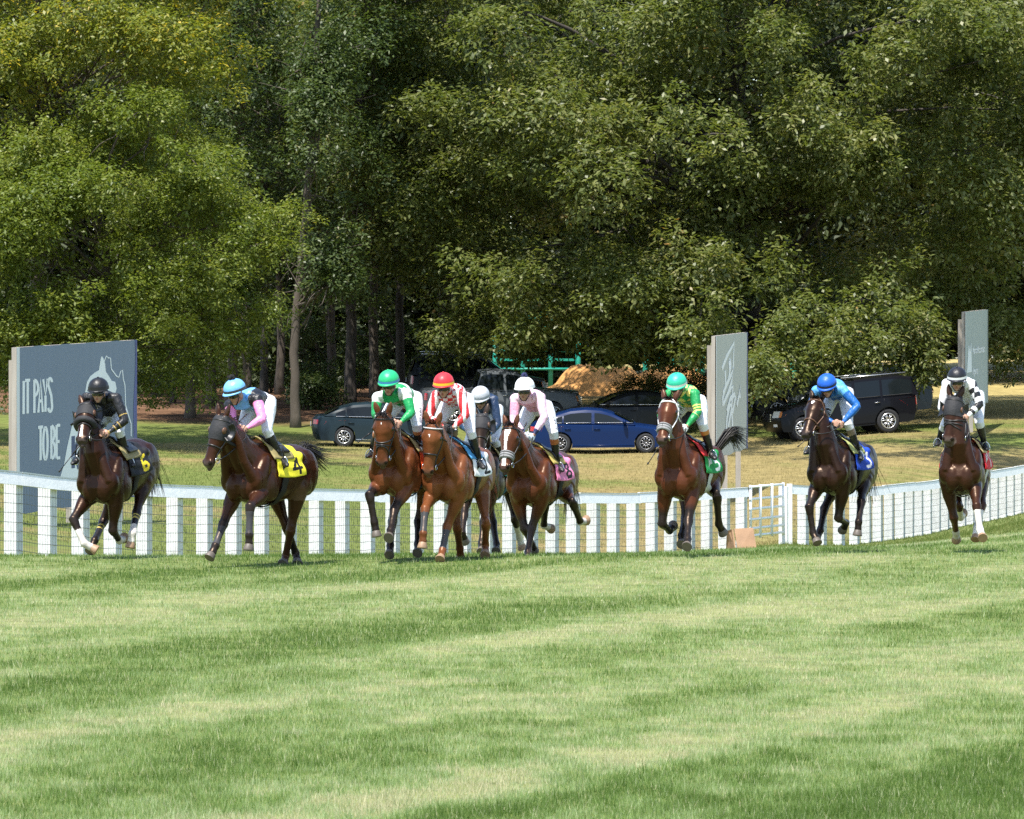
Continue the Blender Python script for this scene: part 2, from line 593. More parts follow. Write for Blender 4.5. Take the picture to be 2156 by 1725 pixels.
def pt(p_or_x, y=None):
    x = p_or_x
    p = CX + FPX * x / y
    return (x, y, float(fence_top(p)))
lp = [pt(*left_post(k)) for k in range(-3, 31)]
lp = [q for q in lp if CX + FPX * q[0] / q[1] < 1572]
fence('rail_fence', lp, 'long white rail fence with wire mesh running behind the horses, left of the gate')
rp = []
path = [((p - CX) / FPX * d, d) for p, d in _RP]
acc, cur = 0.0, Vector(path[0])
rp.append(pt(cur.x, cur.y))
for a, b in zip(path[:-1], path[1:]):
    a, b = Vector(a), Vector(b)
    L = (b - a).length
    s = 0.0
    while acc + (L - s) >= 1.15:
        s += 1.15 - acc
        acc = 0.0
        q = a + (b - a) * (s / L)
        rp.append(pt(q.x, q.y))
    acc += L - s
rp = [q for q in rp if CX + FPX * q[0] / q[1] < 2330]
fence('rail_fence', rp, 'white rail fence with wire mesh curving uphill to the right of the gate')

def gate():
    A = Vector(lp[-1]); B = Vector(rp[0])
    # the gate hangs between the two end posts
    a = A + (B - A) * 0.07 + Vector((0.12, 0, 0)); b = B - (B - A) * 0.02
    root = thing('tube_gate', (a.x, a.y, a.z - 1.3), 'white tubular steel field gate between the two lengths of rail fence', 'gate')
    PW = mat('gate_white_paint', (0.80, 0.81, 0.80), rough=0.4, noise=0.05, nscale=12)
    zs = [0.02, -0.25, -0.47, -0.70, -0.90, -1.06]
    for z in zs:
        MB().tube([a + Vector((0, 0, z)), b + Vector((0, 0, z))], 0.028, 8).build('bar', PW, root)
    for f in (0.02, 0.30, 0.64, 0.98):
        q = a + (b - a) * f + Vector((0, -0.062 if 0.1 < f < 0.9 else 0, 0))
        MB().tube([q + Vector((0, 0, 0.06)), q + Vector((0, 0, -1.12))], 0.031, 8).build('upright', PW, root)
    # the thick latch post
    mb = MB()
    mb.box((b.x + 0.13, b.y + 0.02, b.z - 0.66), (0.12, 0.12, 1.38))
    mb.build('gate_post', WHITE, root, smooth=False)
gate()

def wedge():
    P = at(1563, 1150, 101)
    z = gz(P.x, P.y)
    root = thing('plywood_ramp', (P.x, P.y, z), 'small brown plywood A-frame standing on the turf beside the white gate', 'ramp')
    PLY = mat('brown_plywood', (0.27, 0.155, 0.08), rough=0.7, noise=0.35, nscale=5, bump=0.2)
    top = P.z + 0.36
    x0, x1 = P.x - 0.30, P.x + 0.30
    y = P.y
    def sheet(vs, th, nm):
        a, b, c, d = [Vector(v) for v in vs]
        n = (b - a).cross(d - a).normalized() * th
        MB().add([a, b, c, d, a + n, b + n, c + n, d + n], [(3, 2, 1, 0), (4, 5, 6, 7), (0, 1, 5, 4), (1, 2, 6, 5), (2, 3, 7, 6), (3, 0, 4, 7)]).build(nm, PLY, root, smooth=False)
    sheet([(x0 + 0.19, y - 0.3, z - 0.05), (x1, y - 0.25, z - 0.05), (x1 - 0.07, y, top + 0.02), (x0 + 0.12, y - 0.02, top)], 0.03, 'front_board')
    sheet([(x0 - 0.01, y + 0.34, z - 0.05), (x0 + 0.16, y - 0.3, z - 0.05), (x0 + 0.10, y - 0.03, top), (x0 - 0.0, y + 0.10, top - 0.03)], 0.03, 'side_board')
    sheet([(x1, y + 0.4, z - 0.05), (x0 + 0.2, y + 0.42, z - 0.05), (x0 + 0.16, y + 0.06, top - 0.02), (x1 - 0.07, y + 0.08, top)], 0.03, 'back_board')
wedge()

# ------------------------------------------------------------------ sign boards
BANNER = mat('grey_blue_banner', (0.150, 0.200, 0.285), rough=0.55, noise=0.08, nscale=2.5, bump=0.0, bscale=2.2, stretch=(1, 1, 0.25))
BANNER2 = mat('grey_green_banner', (0.46, 0.48, 0.44), rough=0.55, noise=0.08, nscale=2.5, bump=0.0, bscale=2.2, stretch=(1, 1, 0.25))
BANNER3 = mat('grey_teal_banner', (0.36, 0.42, 0.41), rough=0.55, noise=0.08, nscale=2.5, bump=0.0, bscale=2.2)
BLUEB = mat('blue_banner_edge', (0.05, 0.075, 0.30), rough=0.5, noise=0.1, nscale=3)
PRINT = mat('pale_banner_print', (0.88, 0.89, 0.89), rough=0.6, noise=0.04, nscale=3)
PRINT2 = mat('pale_grey_print', (0.86, 0.88, 0.87), rough=0.6)

def stroke(mb, pts, wd, F):
    """flat ribbon along 2-D pts (banner units), F maps (u, v, lift) to the world"""
    P = [Vector(p) for p in pts]
    vs = []
    for i, q in enumerate(P):
        a = P[max(i - 1, 0)]; b = P[min(i + 1, len(P) - 1)]
        t = (b - a).normalized()
        n = Vector((-t.y, t.x)) * wd / 2
        vs += [F(*(q + n)), F(*(q - n))]
    mb.add(vs, [(2 * i, 2 * i + 1, 2 * i + 3, 2 * i + 2) for i in range(len(P) - 1)])

def text_part(txt, x, y, size, F, m, root, name='lettering', sx=1.0):
    cu = bpy.data.curves.new('t', 'FONT')
    cu.body = txt
    cu.size = size
    cu.resolution_u = 3
    cu.offset = 0.035
    ob = bpy.data.objects.new('t', cu)
    COL.objects.link(ob)
    dg = bpy.context.evaluated_depsgraph_get()
    me = bpy.data.meshes.new_from_object(ob.evaluated_get(dg))
    bpy.data.objects.remove(ob)
    org = root.matrix_basis.translation
    for v in me.vertices:
        v.co = Vector(F(x + v.co.x * sx, y + v.co.y)) - org
    me.name = name
    return link(name, me, m, root)

def sign(tl, tr, bl, br, label, m, posts=True, edge_m=None, th=0.13):
    """banner corners as world points (top-left, top-right, bottom-left, bottom-right as seen)"""
    base = Vector((bl.x, bl.y, gz(bl.x, bl.y)))
    root = thing('sign_board', base, label, 'sign', 'banner sign boards behind the fence')
    n = (tr - tl).cross(bl - tl).normalized()
    if n.y > 0: n = -n
    F = lambda u, v, lift=0.012: (tl * (1 - u) * (1 - v) + tr * u * (1 - v) + bl * (1 - u) * v + br * u * v) + n * lift
    # timber backing sheet
    mb = MB()
    fr = [tl, tr, br, bl]
    bk = [q - n * th for q in fr]
    fr = [q - n * 0.03 for q in fr]
    mb.add(fr + bk, [(3, 2, 1, 0), (4, 5, 6, 7), (0, 1, 5, 4), (1, 2, 6, 5), (2, 3, 7, 6), (3, 0, 4, 7)])
    mb.build('timber_frame', OLDW, root, smooth=False)
    # rippled banner sheet wrapped over the edge
    nu, nv = 36, 18
    vs, fs = [], []
    for j in range(nv + 1):
        for i in range(nu + 1):
            u, v = i / nu, j / nv
            rip = 0.010 * math.sin(u * 23 + 3 * v) + 0.010 * math.sin(u * 41 + v * 9) * v + 0.008 * math.sin(v * 7 + u * 5)
            sag = 0.02 * math.sin(u * math.pi * 6) * (v > 0.97) + (0.012 * math.sin(u * 29) if v == 0 else 0)
            q = F(u, v, -0.004 + rip * 0.08)
            q = q + Vector((0, 0, -sag))
            vs.append(q)
    for j in range(nv):
        for i in range(nu):
            a = j * (nu + 1) + i
            fs.append((a, a + nu + 1, a + nu + 2, a + 1))
    MB().add(vs, fs).build('banner', m, root)
    # white hem strip down the near edge, blue fold at the far edge
    mb = MB()
    W_ = (tr - tl).length
    mb.add([F(-0.012, 0, 0.004), F(0.012, 0, 0.003), F(0.012, 1, 0.003), F(-0.012, 1, 0.004)], [(3, 2, 1, 0)])
    mb.build('hem', mat('white_hem', (0.75, 0.76, 0.76), rough=0.6), root, smooth=False)
    vs = []
    for k in range(13):
        v = k / 12
        vs += [F(0.965 + 0.006 * math.sin(k * 0.9) + 0.02 * (1 - v), v, 0.002), F(1.0, v, 0.006), F(1.004, v, -0.12)]
    fs = [(3 * k + i, 3 * k + i + 3, 3 * k + i + 4, 3 * k + i + 1) for k in range(12) for i in (0, 1)]
    MB().add(vs, fs).build('banner_fold', edge_m or BLUEB, root)
    if posts:
        for u in (0.04, 0.5, 0.93):
            q = F(u, 1, 0) - n * (th + 0.08)
            t = F(u, 0, 0) - n * (th + 0.08)
            g = gz(q.x, q.y)
            MB().box((q.x, q.y, (t.z - 0.25 + g - 0.2) / 2), (0.14, 0.14, t.z - 0.25 - g + 0.2)).build('post', OLDW, root, smooth=False)
    return root, F

# first board: IT PAYS TO BE
dL, dR = 90.0, 97.5
root, F = sign(at(38, 732, dL), at(288, 716, dR), at(38, 1082, dL), at(288, 1046, dR), 'big grey-blue banner board lettered IT PAYS TO BE behind the fence', BANNER)
def zb(zx, zy):
    """crop place -> banner units"""
    px = (zx / 2.03) * 0.5989; py = (1150 + zy / 2.03) * 0.5989
    u = (px - 38) / 250
    top = 732 - 16 * u; bot = 1082 - 36 * u
    return (u, (py - top) / (bot - top))
def G(F, lift):
    return lambda u, v: F(u, v, lift)
def letters(spec, root, F, m, wd=0.016):
    for ch, pls in spec:
        mb = MB()
        for k, pl in enumerate(pls):
            stroke(mb, [zb(*q) for q in pl], wd, G(F, 0.001 + 0.001 * k))
        mb.build('letter', m, root, smooth=False)
def arc(cx, cy, rx, ry, a0, a1, n=9):
    return [(cx + rx * math.cos(math.radians(a0 + (a1 - a0) * i / (n - 1))), cy + ry * math.sin(math.radians(a0 + (a1 - a0) * i / (n - 1)))) for i in range(n)]
letters([
    ('I', [[(166, 385), (165, 622)]]),
    ('T', [[(175, 382), (208, 380)], [(192, 385), (192, 618)]]),
    ('P', [[(237, 378), (237, 614)], [(237, 380)] + arc(238, 435, 24, 55, -90, 90)]),
    ('A', [[(264, 612), (279, 376), (294, 608)], [(269, 530), (290, 528)]]),
    ('Y', [[(297, 374), (312, 490), (327, 370)], [(312, 490), (312, 606)]]),
    ('S', [[(356, 395)] + arc(344, 405, 13, 38, -20, -200) + [(352, 490)] + arc(344, 565, 14, 40, -30, 160)]),
    ('T', [[(262, 718), (296, 714)], [(279, 716), (279, 952)]]),
    ('O', [arc(312, 832, 15, 116, 0, 360, 19)]),
    ('B', [[(353, 706), (353, 942)], [(353, 707)] + arc(355, 762, 19, 54, -90, 90), [(353, 816)] + arc(355, 879, 22, 62, -90, 90)]),
    ('E', [[(389, 702), (389, 940)], [(389, 704), (413, 702)], [(389, 820), (409, 818)], [(389, 938), (413, 934)]]),
], root, F, PRINT, wd=0.019)
sil = [(413, 1078), (440, 985), (462, 860), (500, 690), (560, 610), (590, 470), (603, 395), (625, 355), (662, 325), (690, 310), (698, 262), (706, 216), (714, 210), (722, 222), (736, 262), (742, 320), (760, 345), (785, 385), (812, 392), (822, 440), (800, 520), (760, 640), (700, 820), (660, 960), (640, 1078)]
mb = MB()
pv = [F(*zb(*q), 0.001) for q in sil]
ctr = F(*zb(640, 700), 0.022)
mb.add(pv, [tuple(range(len(pv)))])
mb.build('rider_silhouette_print', PRINT, root, smooth=False)
mb = MB()
stroke(mb, [zb(*q) for q in [(728, 250), (745, 207), (760, 222), (776, 222), (782, 300), (805, 330), (822, 352), (838, 360), (852, 318), (866, 308), (872, 370), (885, 420), (890, 560), (915, 640), (932, 690), (932, 780)]], 0.008, G(F, 0.002))
mb.build('outline_print', PRINT, root, smooth=False)
mb = MB()
stroke(mb, [zb(505, 780), zb(505, 1010)], 0.03, G(F, 0.003))
stroke(mb, [zb(548, 780), zb(515, 900), zb(548, 1012)], 0.03, G(F, 0.004))
mb.build('letter', mat('dark_blue_print', (0.06, 0.085, 0.19), rough=0.6), root, smooth=False)

# second board, by the gate
dL, dR = 125.0, 133.0
root, F = sign(at(1508, 708, dL), at(1574, 700, dR), at(1508, 966, dL), at(1574, 944, dR), 'narrow grey-green banner board with pale script, left of the black SUV', BANNER2)
def z5(zx, zy):
    px = (2150 + zx / 2.157) * 0.5989; py = (1150 + zy / 2.157) * 0.5989
    u = (px - 1508) / 66
    top = 708 - 8 * u; bot = 966 - 22 * u
    return (u, (py - top) / (bot - top))
for k, pl in enumerate([[(835, 320), (870, 225), (925, 122), (918, 320)], [(858, 330), (862, 450), (840, 540), (842, 600)], [(888, 260), (892, 340), (878, 430)],
           [(840, 510), (875, 420), (922, 325), (905, 420), (880, 500)], [(842, 590), (880, 500), (915, 450), (905, 620), (880, 760)], [(865, 800), (870, 690), (890, 600), (905, 590), (912, 760)],
           [(912, 650), (935, 530), (945, 600), (975, 455), (970, 540)], [(868, 640), (895, 545), (930, 510)]]):
    mb = MB()
    stroke(mb, [z5(*q) for q in pl], 0.045, G(F, 0.001 + 0.001 * k))
    mb.build('script_print', PRINT2, root, smooth=False)
mb = MB()
mb.ell(F(*z5(891, 290), 0.003), (0.05, 0.004, 0.2))
mb.build('figure_print', PRINT2, root)

# third board, uphill on the right
dL, dR = 156.0, 163.0
root, F = sign(at(2033, 657, dL), at(2080, 652, dR), at(2033, 862, dL), at(2080, 848, dR), 'pale grey-teal banner board with name lettering, uphill in the hay field', BANNER3, edge_m=BANNER3)
f3 = lambda x, y: F(x, y, 0.03)
tl = 0.34
text_part('MarshMcLennan', 0.0, 0.0, 1.0, lambda x, y: F(0.30 + x * 0.083, 0.445 - y * 0.105, 0.003), PRINT, root)
text_part('Agency', 0.0, 0.0, 1.0, lambda x, y: F(0.30 + x * 0.083, 0.66 - y * 0.105, 0.003), PRINT, root)
mb = MB()
mb.add([F(0.05, 0.63, 0.003), F(0.13, 0.33, 0.003), F(0.19, 0.42, 0.003), F(0.24, 0.30, 0.003), F(0.27, 0.63, 0.003)], [(0, 1, 2, 3, 4)])
mb.build('peak_emblem', PRINT, root, smooth=False)

# ------------------------------------------------------------------ cars
RUBBER = mat('tyre_rubber', (0.018, 0.018, 0.02), rough=0.8)
ALLOY = mat('alloy_rim', (0.62, 0.62, 0.63), rough=0.3, metal=0.85)
DARKR = mat('dark_recess', (0.012, 0.012, 0.013), rough=0.7)
GLASS = mat('tinted_car_glass', (0.008, 0.011, 0.012), rough=0.06, spec=0.3)
CHROME = mat('chrome_trim', (0.75, 0.75, 0.76), rough=0.12, metal=1.0)
HEADL = mat('headlight_lens', (0.72, 0.74, 0.76), rough=0.1, spec=0.8, noise=0.3, nscale=30)
TAILR = mat('tail_light_red', (0.50, 0.012, 0.012), rough=0.15, spec=0.7)
AMBER = mat('amber_lens', (0.6, 0.2, 0.03), rough=0.2)

CARS = {
 # length, width, wheel radius, front/rear axle x, lower outline top (x, z) from front to back, cabin outline (x, z)
 'sedan': dict(L=4.85, W=1.84, R=0.335, ax=(1.45, -1.36), bot=0.20,
    top=[(2.40, 0.42), (2.42, 0.62), (2.30, 0.74), (1.75, 0.86), (0.95, 0.96), (0.0, 0.98), (-1.0, 1.00), (-1.75, 1.04), (-2.25, 1.02), (-2.38, 0.90), (-2.42, 0.60), (-2.36, 0.34)],
    cab=[(1.10, 0.94), (0.30, 1.33), (-0.05, 1.42), (-0.55, 1.455), (-1.05, 1.41), (-1.45, 1.30), (-2.02, 1.02)], belt=0.98, doors=(0.72, -0.30, -1.22), spokes=10),
 'suv': dict(L=5.25, W=2.0, R=0.41, ax=(1.62, -1.42), bot=0.32,
    top=[(2.56, 0.50), (2.60, 0.86), (2.52, 1.10), (2.05, 1.18), (1.15, 1.24), (0.0, 1.24), (-1.2, 1.25), (-2.3, 1.26), (-2.58, 1.22), (-2.63, 0.80), (-2.58, 0.48)],
    cab=[(1.22, 1.20), (0.42, 1.78), (0.15, 1.88), (-0.8, 1.93), (-1.9, 1.91), (-2.28, 1.84), (-2.52, 1.22)], belt=1.24, doors=(0.85, -0.20, -1.15), spokes=7),
 'pickup': dict(L=5.8, W=2.0, R=0.41, ax=(1.85, -1.75), bot=0.36,
    top=[(2.84, 0.52), (2.88, 0.92), (2.80, 1.16), (2.2, 1.22), (1.35, 1.26), (0.2, 1.24), (-0.95, 1.24), (-1.0, 1.22), (-2.7, 1.22), (-2.84, 1.18), (-2.88, 0.70), (-2.84, 0.50)],
    cab=[(1.42, 1.22), (0.72, 1.78), (0.48, 1.88), (-0.2, 1.92), (-0.72, 1.88), (-0.95, 1.22)], belt=1.24, doors=(1.0, 0.1, -0.85), spokes=6),
}

def car(kind, paint, px, d, yaw, label, name, rim=None):
    """yaw: 0 = nose to the right of the picture, pi = nose to the left"""
    S = CARS[kind]
    X = (px - CX) / FPX * d
    g0 = gz(X, d)
    root = thing(name, (X, d, g0), label, 'car', 'cars parked under the oak')
    cy, sy = math.cos(yaw), math.sin(yaw)
    f = Vector((cy, sy, 0)); l = Vector((-sy, cy, 0))
    # sit on the slope
    zf_ = gz(X + f.x * 1.5, d + f.y * 1.5); zr_ = gz(X - f.x * 1.5, d - f.y * 1.5)
    pit = (zf_ - zr_) / 3.0
    zl_ = gz(X + l.x * 0.8, d + l.y * 0.8); zq_ = gz(X - l.x * 0.8, d - l.y * 0.8)
    rol = (zl_ - zq_) / 1.6
    O = Vector((X, d, (zf_ + zr_) / 2))
    def T(x, y, z):
        return O + f * x + l * y + Vector((0, 0, z + pit * x + rol * y))
    L, W, R = S['L'], S['W'], S['R']
    # lower body outline with wheel arches
    out = list(S['top'])
    xr = out[-1][0]; xf = out[0][0]
    bot = [(xr + 0.06, S['bot'] + 0.03)]
    for ax in (S['ax'][1], S['ax'][0]):
        ra = R * 1.17
        a0 = math.asin(max(-1, (S['bot'] - R) / ra))
        n = 10
        for k in range(n + 1):
            a = math.pi - a0 + (a0 - (math.pi - a0)) * k / n
            bot.append((ax + ra * math.cos(a), R + ra * math.sin(a)))
    bot.append((xf - 0.08, S['bot'] + 0.04))
    P = out + bot
    layers = [-1, -0.985, -0.93, -0.6, 0, 0.6, 0.93, 0.985, 1]
    shr = {1: 0.045, 0.985: 0.015, 0.93: 0.0, 0.6: 0.0, 0: 0.0}
    zmid = (S['bot'] + S['belt']) / 2
    rings = []
    for q in layers:
        s_ = shr[abs(q)]
        ring = []
        for i, (x, z) in enumerate(P):
            e = abs(x) / (L / 2)
            x2 = x - math.copysign(0.22 * abs(q) ** 3 * max(0, e - 0.55) / 0.45, x)
            z2 = z
            if i < len(out):
                z2 = z - s_ * 1.6 * (1 if z > zmid else 0) - 0.03 * abs(q) ** 4 * (1 if z > zmid else 0)
            y2 = q * W / 2 * (1 - 0.05 * max(0, e - 0.6))
            if z > S['belt'] - 0.3 and i < len(out):
                y2 *= 0.985
            ring.append(T(x2, y2, z2))
        rings.append(ring)
    mb = MB()
    N = len(P)
    vs = [v for r in rings for v in r]
    fs = []
    for r in range(len(rings) - 1):
        for k in range(N):
            k2 = (k + 1) % N
            fs.append((r * N + k, (r + 1) * N + k, (r + 1) * N + k2, r * N + k2))
    fs.append(tuple(range(N))); fs.append(tuple(reversed([(len(rings) - 1) * N + k for k in range(N)])))
    mb.add(vs, fs)
    body = mb.build('body', paint, root, sharp=32)
    bvh = BVHTree.FromPolygons([Vector(v) for v in mb.v], mb.f)
    # cabin
    C = S['cab']
    zb_, zt_ = S['belt'] - 0.05, max(z for _, z in C)
    def cw(z):
        return W / 2 * (0.965 - 0.20 * ((z - zb_) / (zt_ - zb_)) ** 1.3)
    lay = [-1, -0.95, -0.6, 0, 0.6, 0.95, 1]
    rings = []
    for q in lay:
        dz = {1: -0.035, 0.95: -0.008, 0.6: 0.01, 0: 0.02}[abs(q)]
        rings.append([T(x * (1 - 0.012 * q * q), q * cw(z), z + (dz if z > zb_ + 0.1 else 0)) for x, z in C])
    N = len(C)
    vs = [v for r in rings for v in r]
    fs = [(r * N + k, (r + 1) * N + k, (r + 1) * N + k + 1, r * N + k + 1) for r in range(len(lay) - 1) for k in range(N - 1)]
    fs.append(tuple(range(N))); fs.append(tuple(reversed([(len(lay) - 1) * N + k for k in range(N)])))
    cab = MB().add(vs, fs).build('cabin', paint, root, sharp=35)
    # windows
    def roofz(x):
        xs = [c[0] for c in C][::-1]; zs = [c[1] for c in C][::-1]
        return float(np.interp(x, xs, zs))
    xa, xd = C[0][0], C[-1][0]
    d0, d1, d2 = S['doors']
    spans = [('front_side_window', d0 + 0.30, d1 + 0.05), ('rear_side_window', d1 - 0.05, d2 - (0.05 if kind == 'sedan' else 0.0))]
    if kind == 'suv':
        spans.append(('quarter_window', d2 - 0.08, xd + 0.22))
    if kind == 'sedan':
        spans.append(('quarter_window', d2 - 0.10, d2 - 0.42))
    for nm, wa, wb in spans:
        for sd in (-1, 1):
            up, lo = [], []
            for k in range(9):
                x = wa + (wb - wa) * k / 8
                zt = min(roofz(x) - 0.085, zt_ - 0.10)
                zl = S['belt'] + 0.035
                if zt < zl + 0.03: zt = zl + 0.03
                up.append(T(x * 0.988, sd * (cw(zt) + 0.008), zt - 0.02)); lo.append(T(x * 0.988, sd * (cw(zl) + 0.008), zl))
            fs = [(k, k + 1, 9 + k + 1, 9 + k) if sd > 0 else (k + 1, k, 9 + k, 9 + k + 1) for k in range(8)]
            wo = MB().add(up + lo, fs).build(nm, GLASS, root)
            if sd < 0 or yaw != 0:
                tr = MB()
                tr.tube([v + l * sd * 0.006 for v in lo], 0.012, 4)
                sub('trim', tr, CHROME if kind == 'sedan' else DARKR, wo)
    def screen(i0, i1, nm):
        A, B = C[i0], C[i1]
        vs, fs = [], []
        for k in range(5):
            fz = 0.10 + 0.78 * k / 4
            x = A[0] + (B[0] - A[0]) * fz; z = A[1] + (B[1] - A[1]) * fz
            nn = Vector((B[1] - A[1], 0, A[0] - B[0])).normalized()
            if nn.z < 0: nn = -nn
            for q in np.linspace(-0.86, 0.86, 7):
                bow = 0.02 * (1 - q * q)
                vs.append(T(x + nn.x * 0.022, q * cw(z), z + nn.z * 0.022 + bow))
        for k in range(4):
            for q in range(6):
                a = k * 7 + q
                fs.append((a, a + 1, a + 8, a + 7))
        MB().add(vs, fs).build(nm, GLASS, root)
    screen(0, 1, 'windscreen')
    screen(len(C) - 1, len(C) - 2, 'rear_window')
    # wheels
    for ax in S['ax']:
        for sd in (-1, 1):
            c = T(ax, sd * (W / 2 - 0.13), R)
            prof = [(0.62, 0.10), (0.66, 0.115), (0.9, 0.115), (0.98, 0.09), (1.0, 0.0), (0.98, -0.09), (0.9, -0.115), (0.66, -0.115), (0.60, -0.10)]
            n = 28
            vs, fs = [], []
            for k in range(n):
                a = 2 * math.pi * k / n
                for rr, yy in prof:
                    vs.append(c + f * (math.cos(a) * rr * R) + Vector((0, 0, math.sin(a) * rr * R)) + l * (yy * sd))
            m = len(prof)
            for k in range(n):
                k2 = (k + 1) % n
                for j in range(m - 1):
                    fs.append((k * m + j, k2 * m + j, k2 * m + j + 1, k * m + j + 1))
            wh = MB().add(vs, fs).build('wheel', RUBBER, root)
            mb = MB()
            mb.tube([c + l * (sd * 0.02), c + l * (sd * 0.075)], R * 0.60, 24)
            sub('brake_recess', mb, DARKR, wh)
            mb = MB()
            ring = [c + f * (math.cos(2 * math.pi * k / 28) * R * 0.61) + Vector((0, 0, math.sin(2 * math.pi * k / 28) * R * 0.61)) + l * (sd * 0.112) for k in range(29)]
            mb.tube(ring, R * 0.05, 6, cap=False)
            ns = S['spokes']
            for k in range(ns):
                a = 2 * math.pi * (k + 0.2) / ns
                dr = f * math.cos(a) + Vector((0, 0, math.sin(a)))
                tg = f * -math.sin(a) + Vector((0, 0, math.cos(a)))
                for e in ((-0.05, 0.05) if ns < 9 else (0,)):
                    mb.tube([c + dr * (R * 0.10) + l * (sd * 0.10), c + dr * (R * 0.58) + tg * (e * R * 2.0) + l * (sd * 0.108)], [R * 0.055, R * 0.04], 5)
            mb.ell(c + l * (sd * 0.10), (R * 0.13,) * 3)
            sub('rim', mb, rim or ALLOY, wh)
            # dark wheel-arch liner
            mb = MB()
            mb.tube([c - l * (sd * 0.17), c - l * (sd * 0.06)], R * 1.12, 20)
            mb.build('arch_liner', DARKR, root)
    # lights
    zl = S['belt'] - (0.27 if kind == 'sedan' else 0.28)
    for sd in (-1, 1):
        y = sd * W * 0.375
        xf_ = L / 2 - 0.10
        ax3 = (f, l, Vector((0, 0, 1)))
        def lamp(sgn, y0, y1, z0, z1, nm, m_):
            """lens patch that follows the body surface, seen from the nose (sgn 1) or the tail (-1)"""
            vs, fs = [], []
            for a_ in range(7):
                for b_ in range(5):
                    P0 = T(sgn * (L / 2 + 1.0), sd * (y0 + (y1 - y0) * a_ / 6), z0 + (z1 - z0) * b_ / 4)
                    dr = (T(0, 0, 0) - T(sgn, 0, 0)).normalized()
                    hit = bvh.ray_cast(P0, dr)
                    vs.append((hit[0] if hit[0] is not None else P0 + dr * (1.0 + 0.2)) - dr * 0.012)
            for a_ in range(6):
                for b_ in range(4):
                    k_ = a_ * 5 + b_
                    fs.append((k_, k_ + 1, k_ + 6, k_ + 5))
            return MB().add(vs, fs).build(nm, m_, root)
        if kind == 'sedan':
            lamp(1, W * 0.27, W * 0.485, zl - 0.07, zl + 0.06, 'headlight', HEADL)
            lamp(-1, W * 0.29, W * 0.488, S['belt'] - 0.24, S['belt'] - 0.09, 'tail_light', TAILR)
        else:
            lamp(1, W * 0.27, W * 0.44, zl - 0.11, zl + 0.10, 'headlight', HEADL)
            lamp(1, W * 0.442, W * 0.487, zl - 0.10, zl + 0.09, 'turn_signal', AMBER)
            lamp(-1, W * 0.39, W * 0.488, S['belt'] - 0.36, S['belt'] - 0.06, 'tail_light', TAILR)
        lamp(1, W * 0.30, W * 0.40, zl - 0.42, zl - 0.33, 'fog_light', HEADL)
        # mirror, handles, sill
        mr = MB(); mr.ell(T(S['doors'][0] + 0.02, sd * (W / 2 + 0.10), S['belt'] + 0.06), (0.07, 0.12, 0.085), ax3)
        mr.build('door_mirror', paint, root)
        for hx in (d0 - 0.78, d1 - 0.72):
            MB().tube([T(hx, sd * (W / 2 + 0.012), S['belt'] - 0.17), T(hx - 0.2, sd * (W / 2 + 0.012), S['belt'] - 0.17)], 0.018, 6).build('door_handle', CHROME if kind != 'sedan' else paint, root)
        for sx in (d0 + 0.12, d1, d2 - 0.12):
            MB().tube([T(sx, sd * (W / 2 - 0.012), S['bot'] + 0.12), T(sx, sd * (W / 2 - 0.006), zmid), T(sx, sd * (W / 2 * 0.987 - 0.008), S['belt'] - 0.06)], 0.007, 4).build('door_seam', DARKR, root)
        MB().tube([T(S['ax'][0] - R * 1.2, sd * (W / 2 - 0.012), S['bot'] + 0.07), T(S['ax'][1] + R * 1.2, sd * (W / 2 - 0.012), S['bot'] + 0.07)], 0.026, 6).build('sill', CHROME if label.startswith('dark teal') else paint, root)
        if kind == 'suv':
            MB().tube([T(0.2, sd * W * 0.36, 1.99), T(-2.1, sd * W * 0.36, 1.99)], 0.022, 6).build('roof_rail', ALLOY, root)
    g = MB()
    for k in range(4):
        g.box(T(L / 2 + 0.0 - 0.035, 0, S['belt'] - 0.30 - 0.07 * k), (0.04, W * 0.45, 0.03), Matrix(((f.x, l.x, 0), (f.y, l.y, 0), (0, 0, 1))))
    g.build('grille', CHROME if kind != 'sedan' else DARKR, root, smooth=False)
    g = MB()
    g.box(T(-L / 2 - 0.012, 0, S['belt'] - 0.26), (0.02, 0.36, 0.15), Matrix(((f.x, l.x, 0), (f.y, l.y, 0), (0, 0, 1))))
    g.build('number_plate', mat('plate_white', (0.6, 0.62, 0.65), rough=0.5), root, smooth=False)
    return root

def paint(name, c):
    return mat(name, c, rough=0.35, spec=0.10, coat=0.14)
car('sedan', paint('teal_grey_paint', (0.014, 0.026, 0.034)), 810, 155, 0.05, 'dark teal-grey sedan parked on the lawn, silver wheels, tail to the bare wood edge', 'parked_sedan')
car('sedan', paint('blue_paint', (0.003, 0.015, 0.066)), 1268, 155, -0.03, 'bright royal blue sedan with five-spoke alloy wheels on the lawn', 'parked_sedan', rim=mat('dark_alloy', (0.28, 0.28, 0.29), rough=0.3, metal=0.8))
car('sedan', paint('black_paint', (0.008, 0.009, 0.010)), 1316, 164, math.pi + 0.12, 'black sedan parked behind the royal blue sedan', 'parked_sedan')
car('pickup', paint('slate_paint', (0.10, 0.11, 0.12)), 1052, 167, 0.10, 'slate grey pickup truck parked in front of the teal climbing frame', 'parked_pickup')
car('suv', paint('charcoal_paint', (0.022, 0.026, 0.030)), 1004, 175, 0.06, 'charcoal SUV parked behind the slate grey pickup truck', 'parked_suv')
car('suv', paint('gloss_black_paint', (0.006, 0.006, 0.008)), 1768, 160, math.pi + 0.24, 'large gloss black SUV with many-spoked wheels under the oak', 'parked_suv')
car('pickup', paint('black_green_paint', (0.010, 0.013, 0.014)), 1742, 171, math.pi - 0.02, 'black pickup truck parked behind the large gloss black SUV', 'parked_pickup')
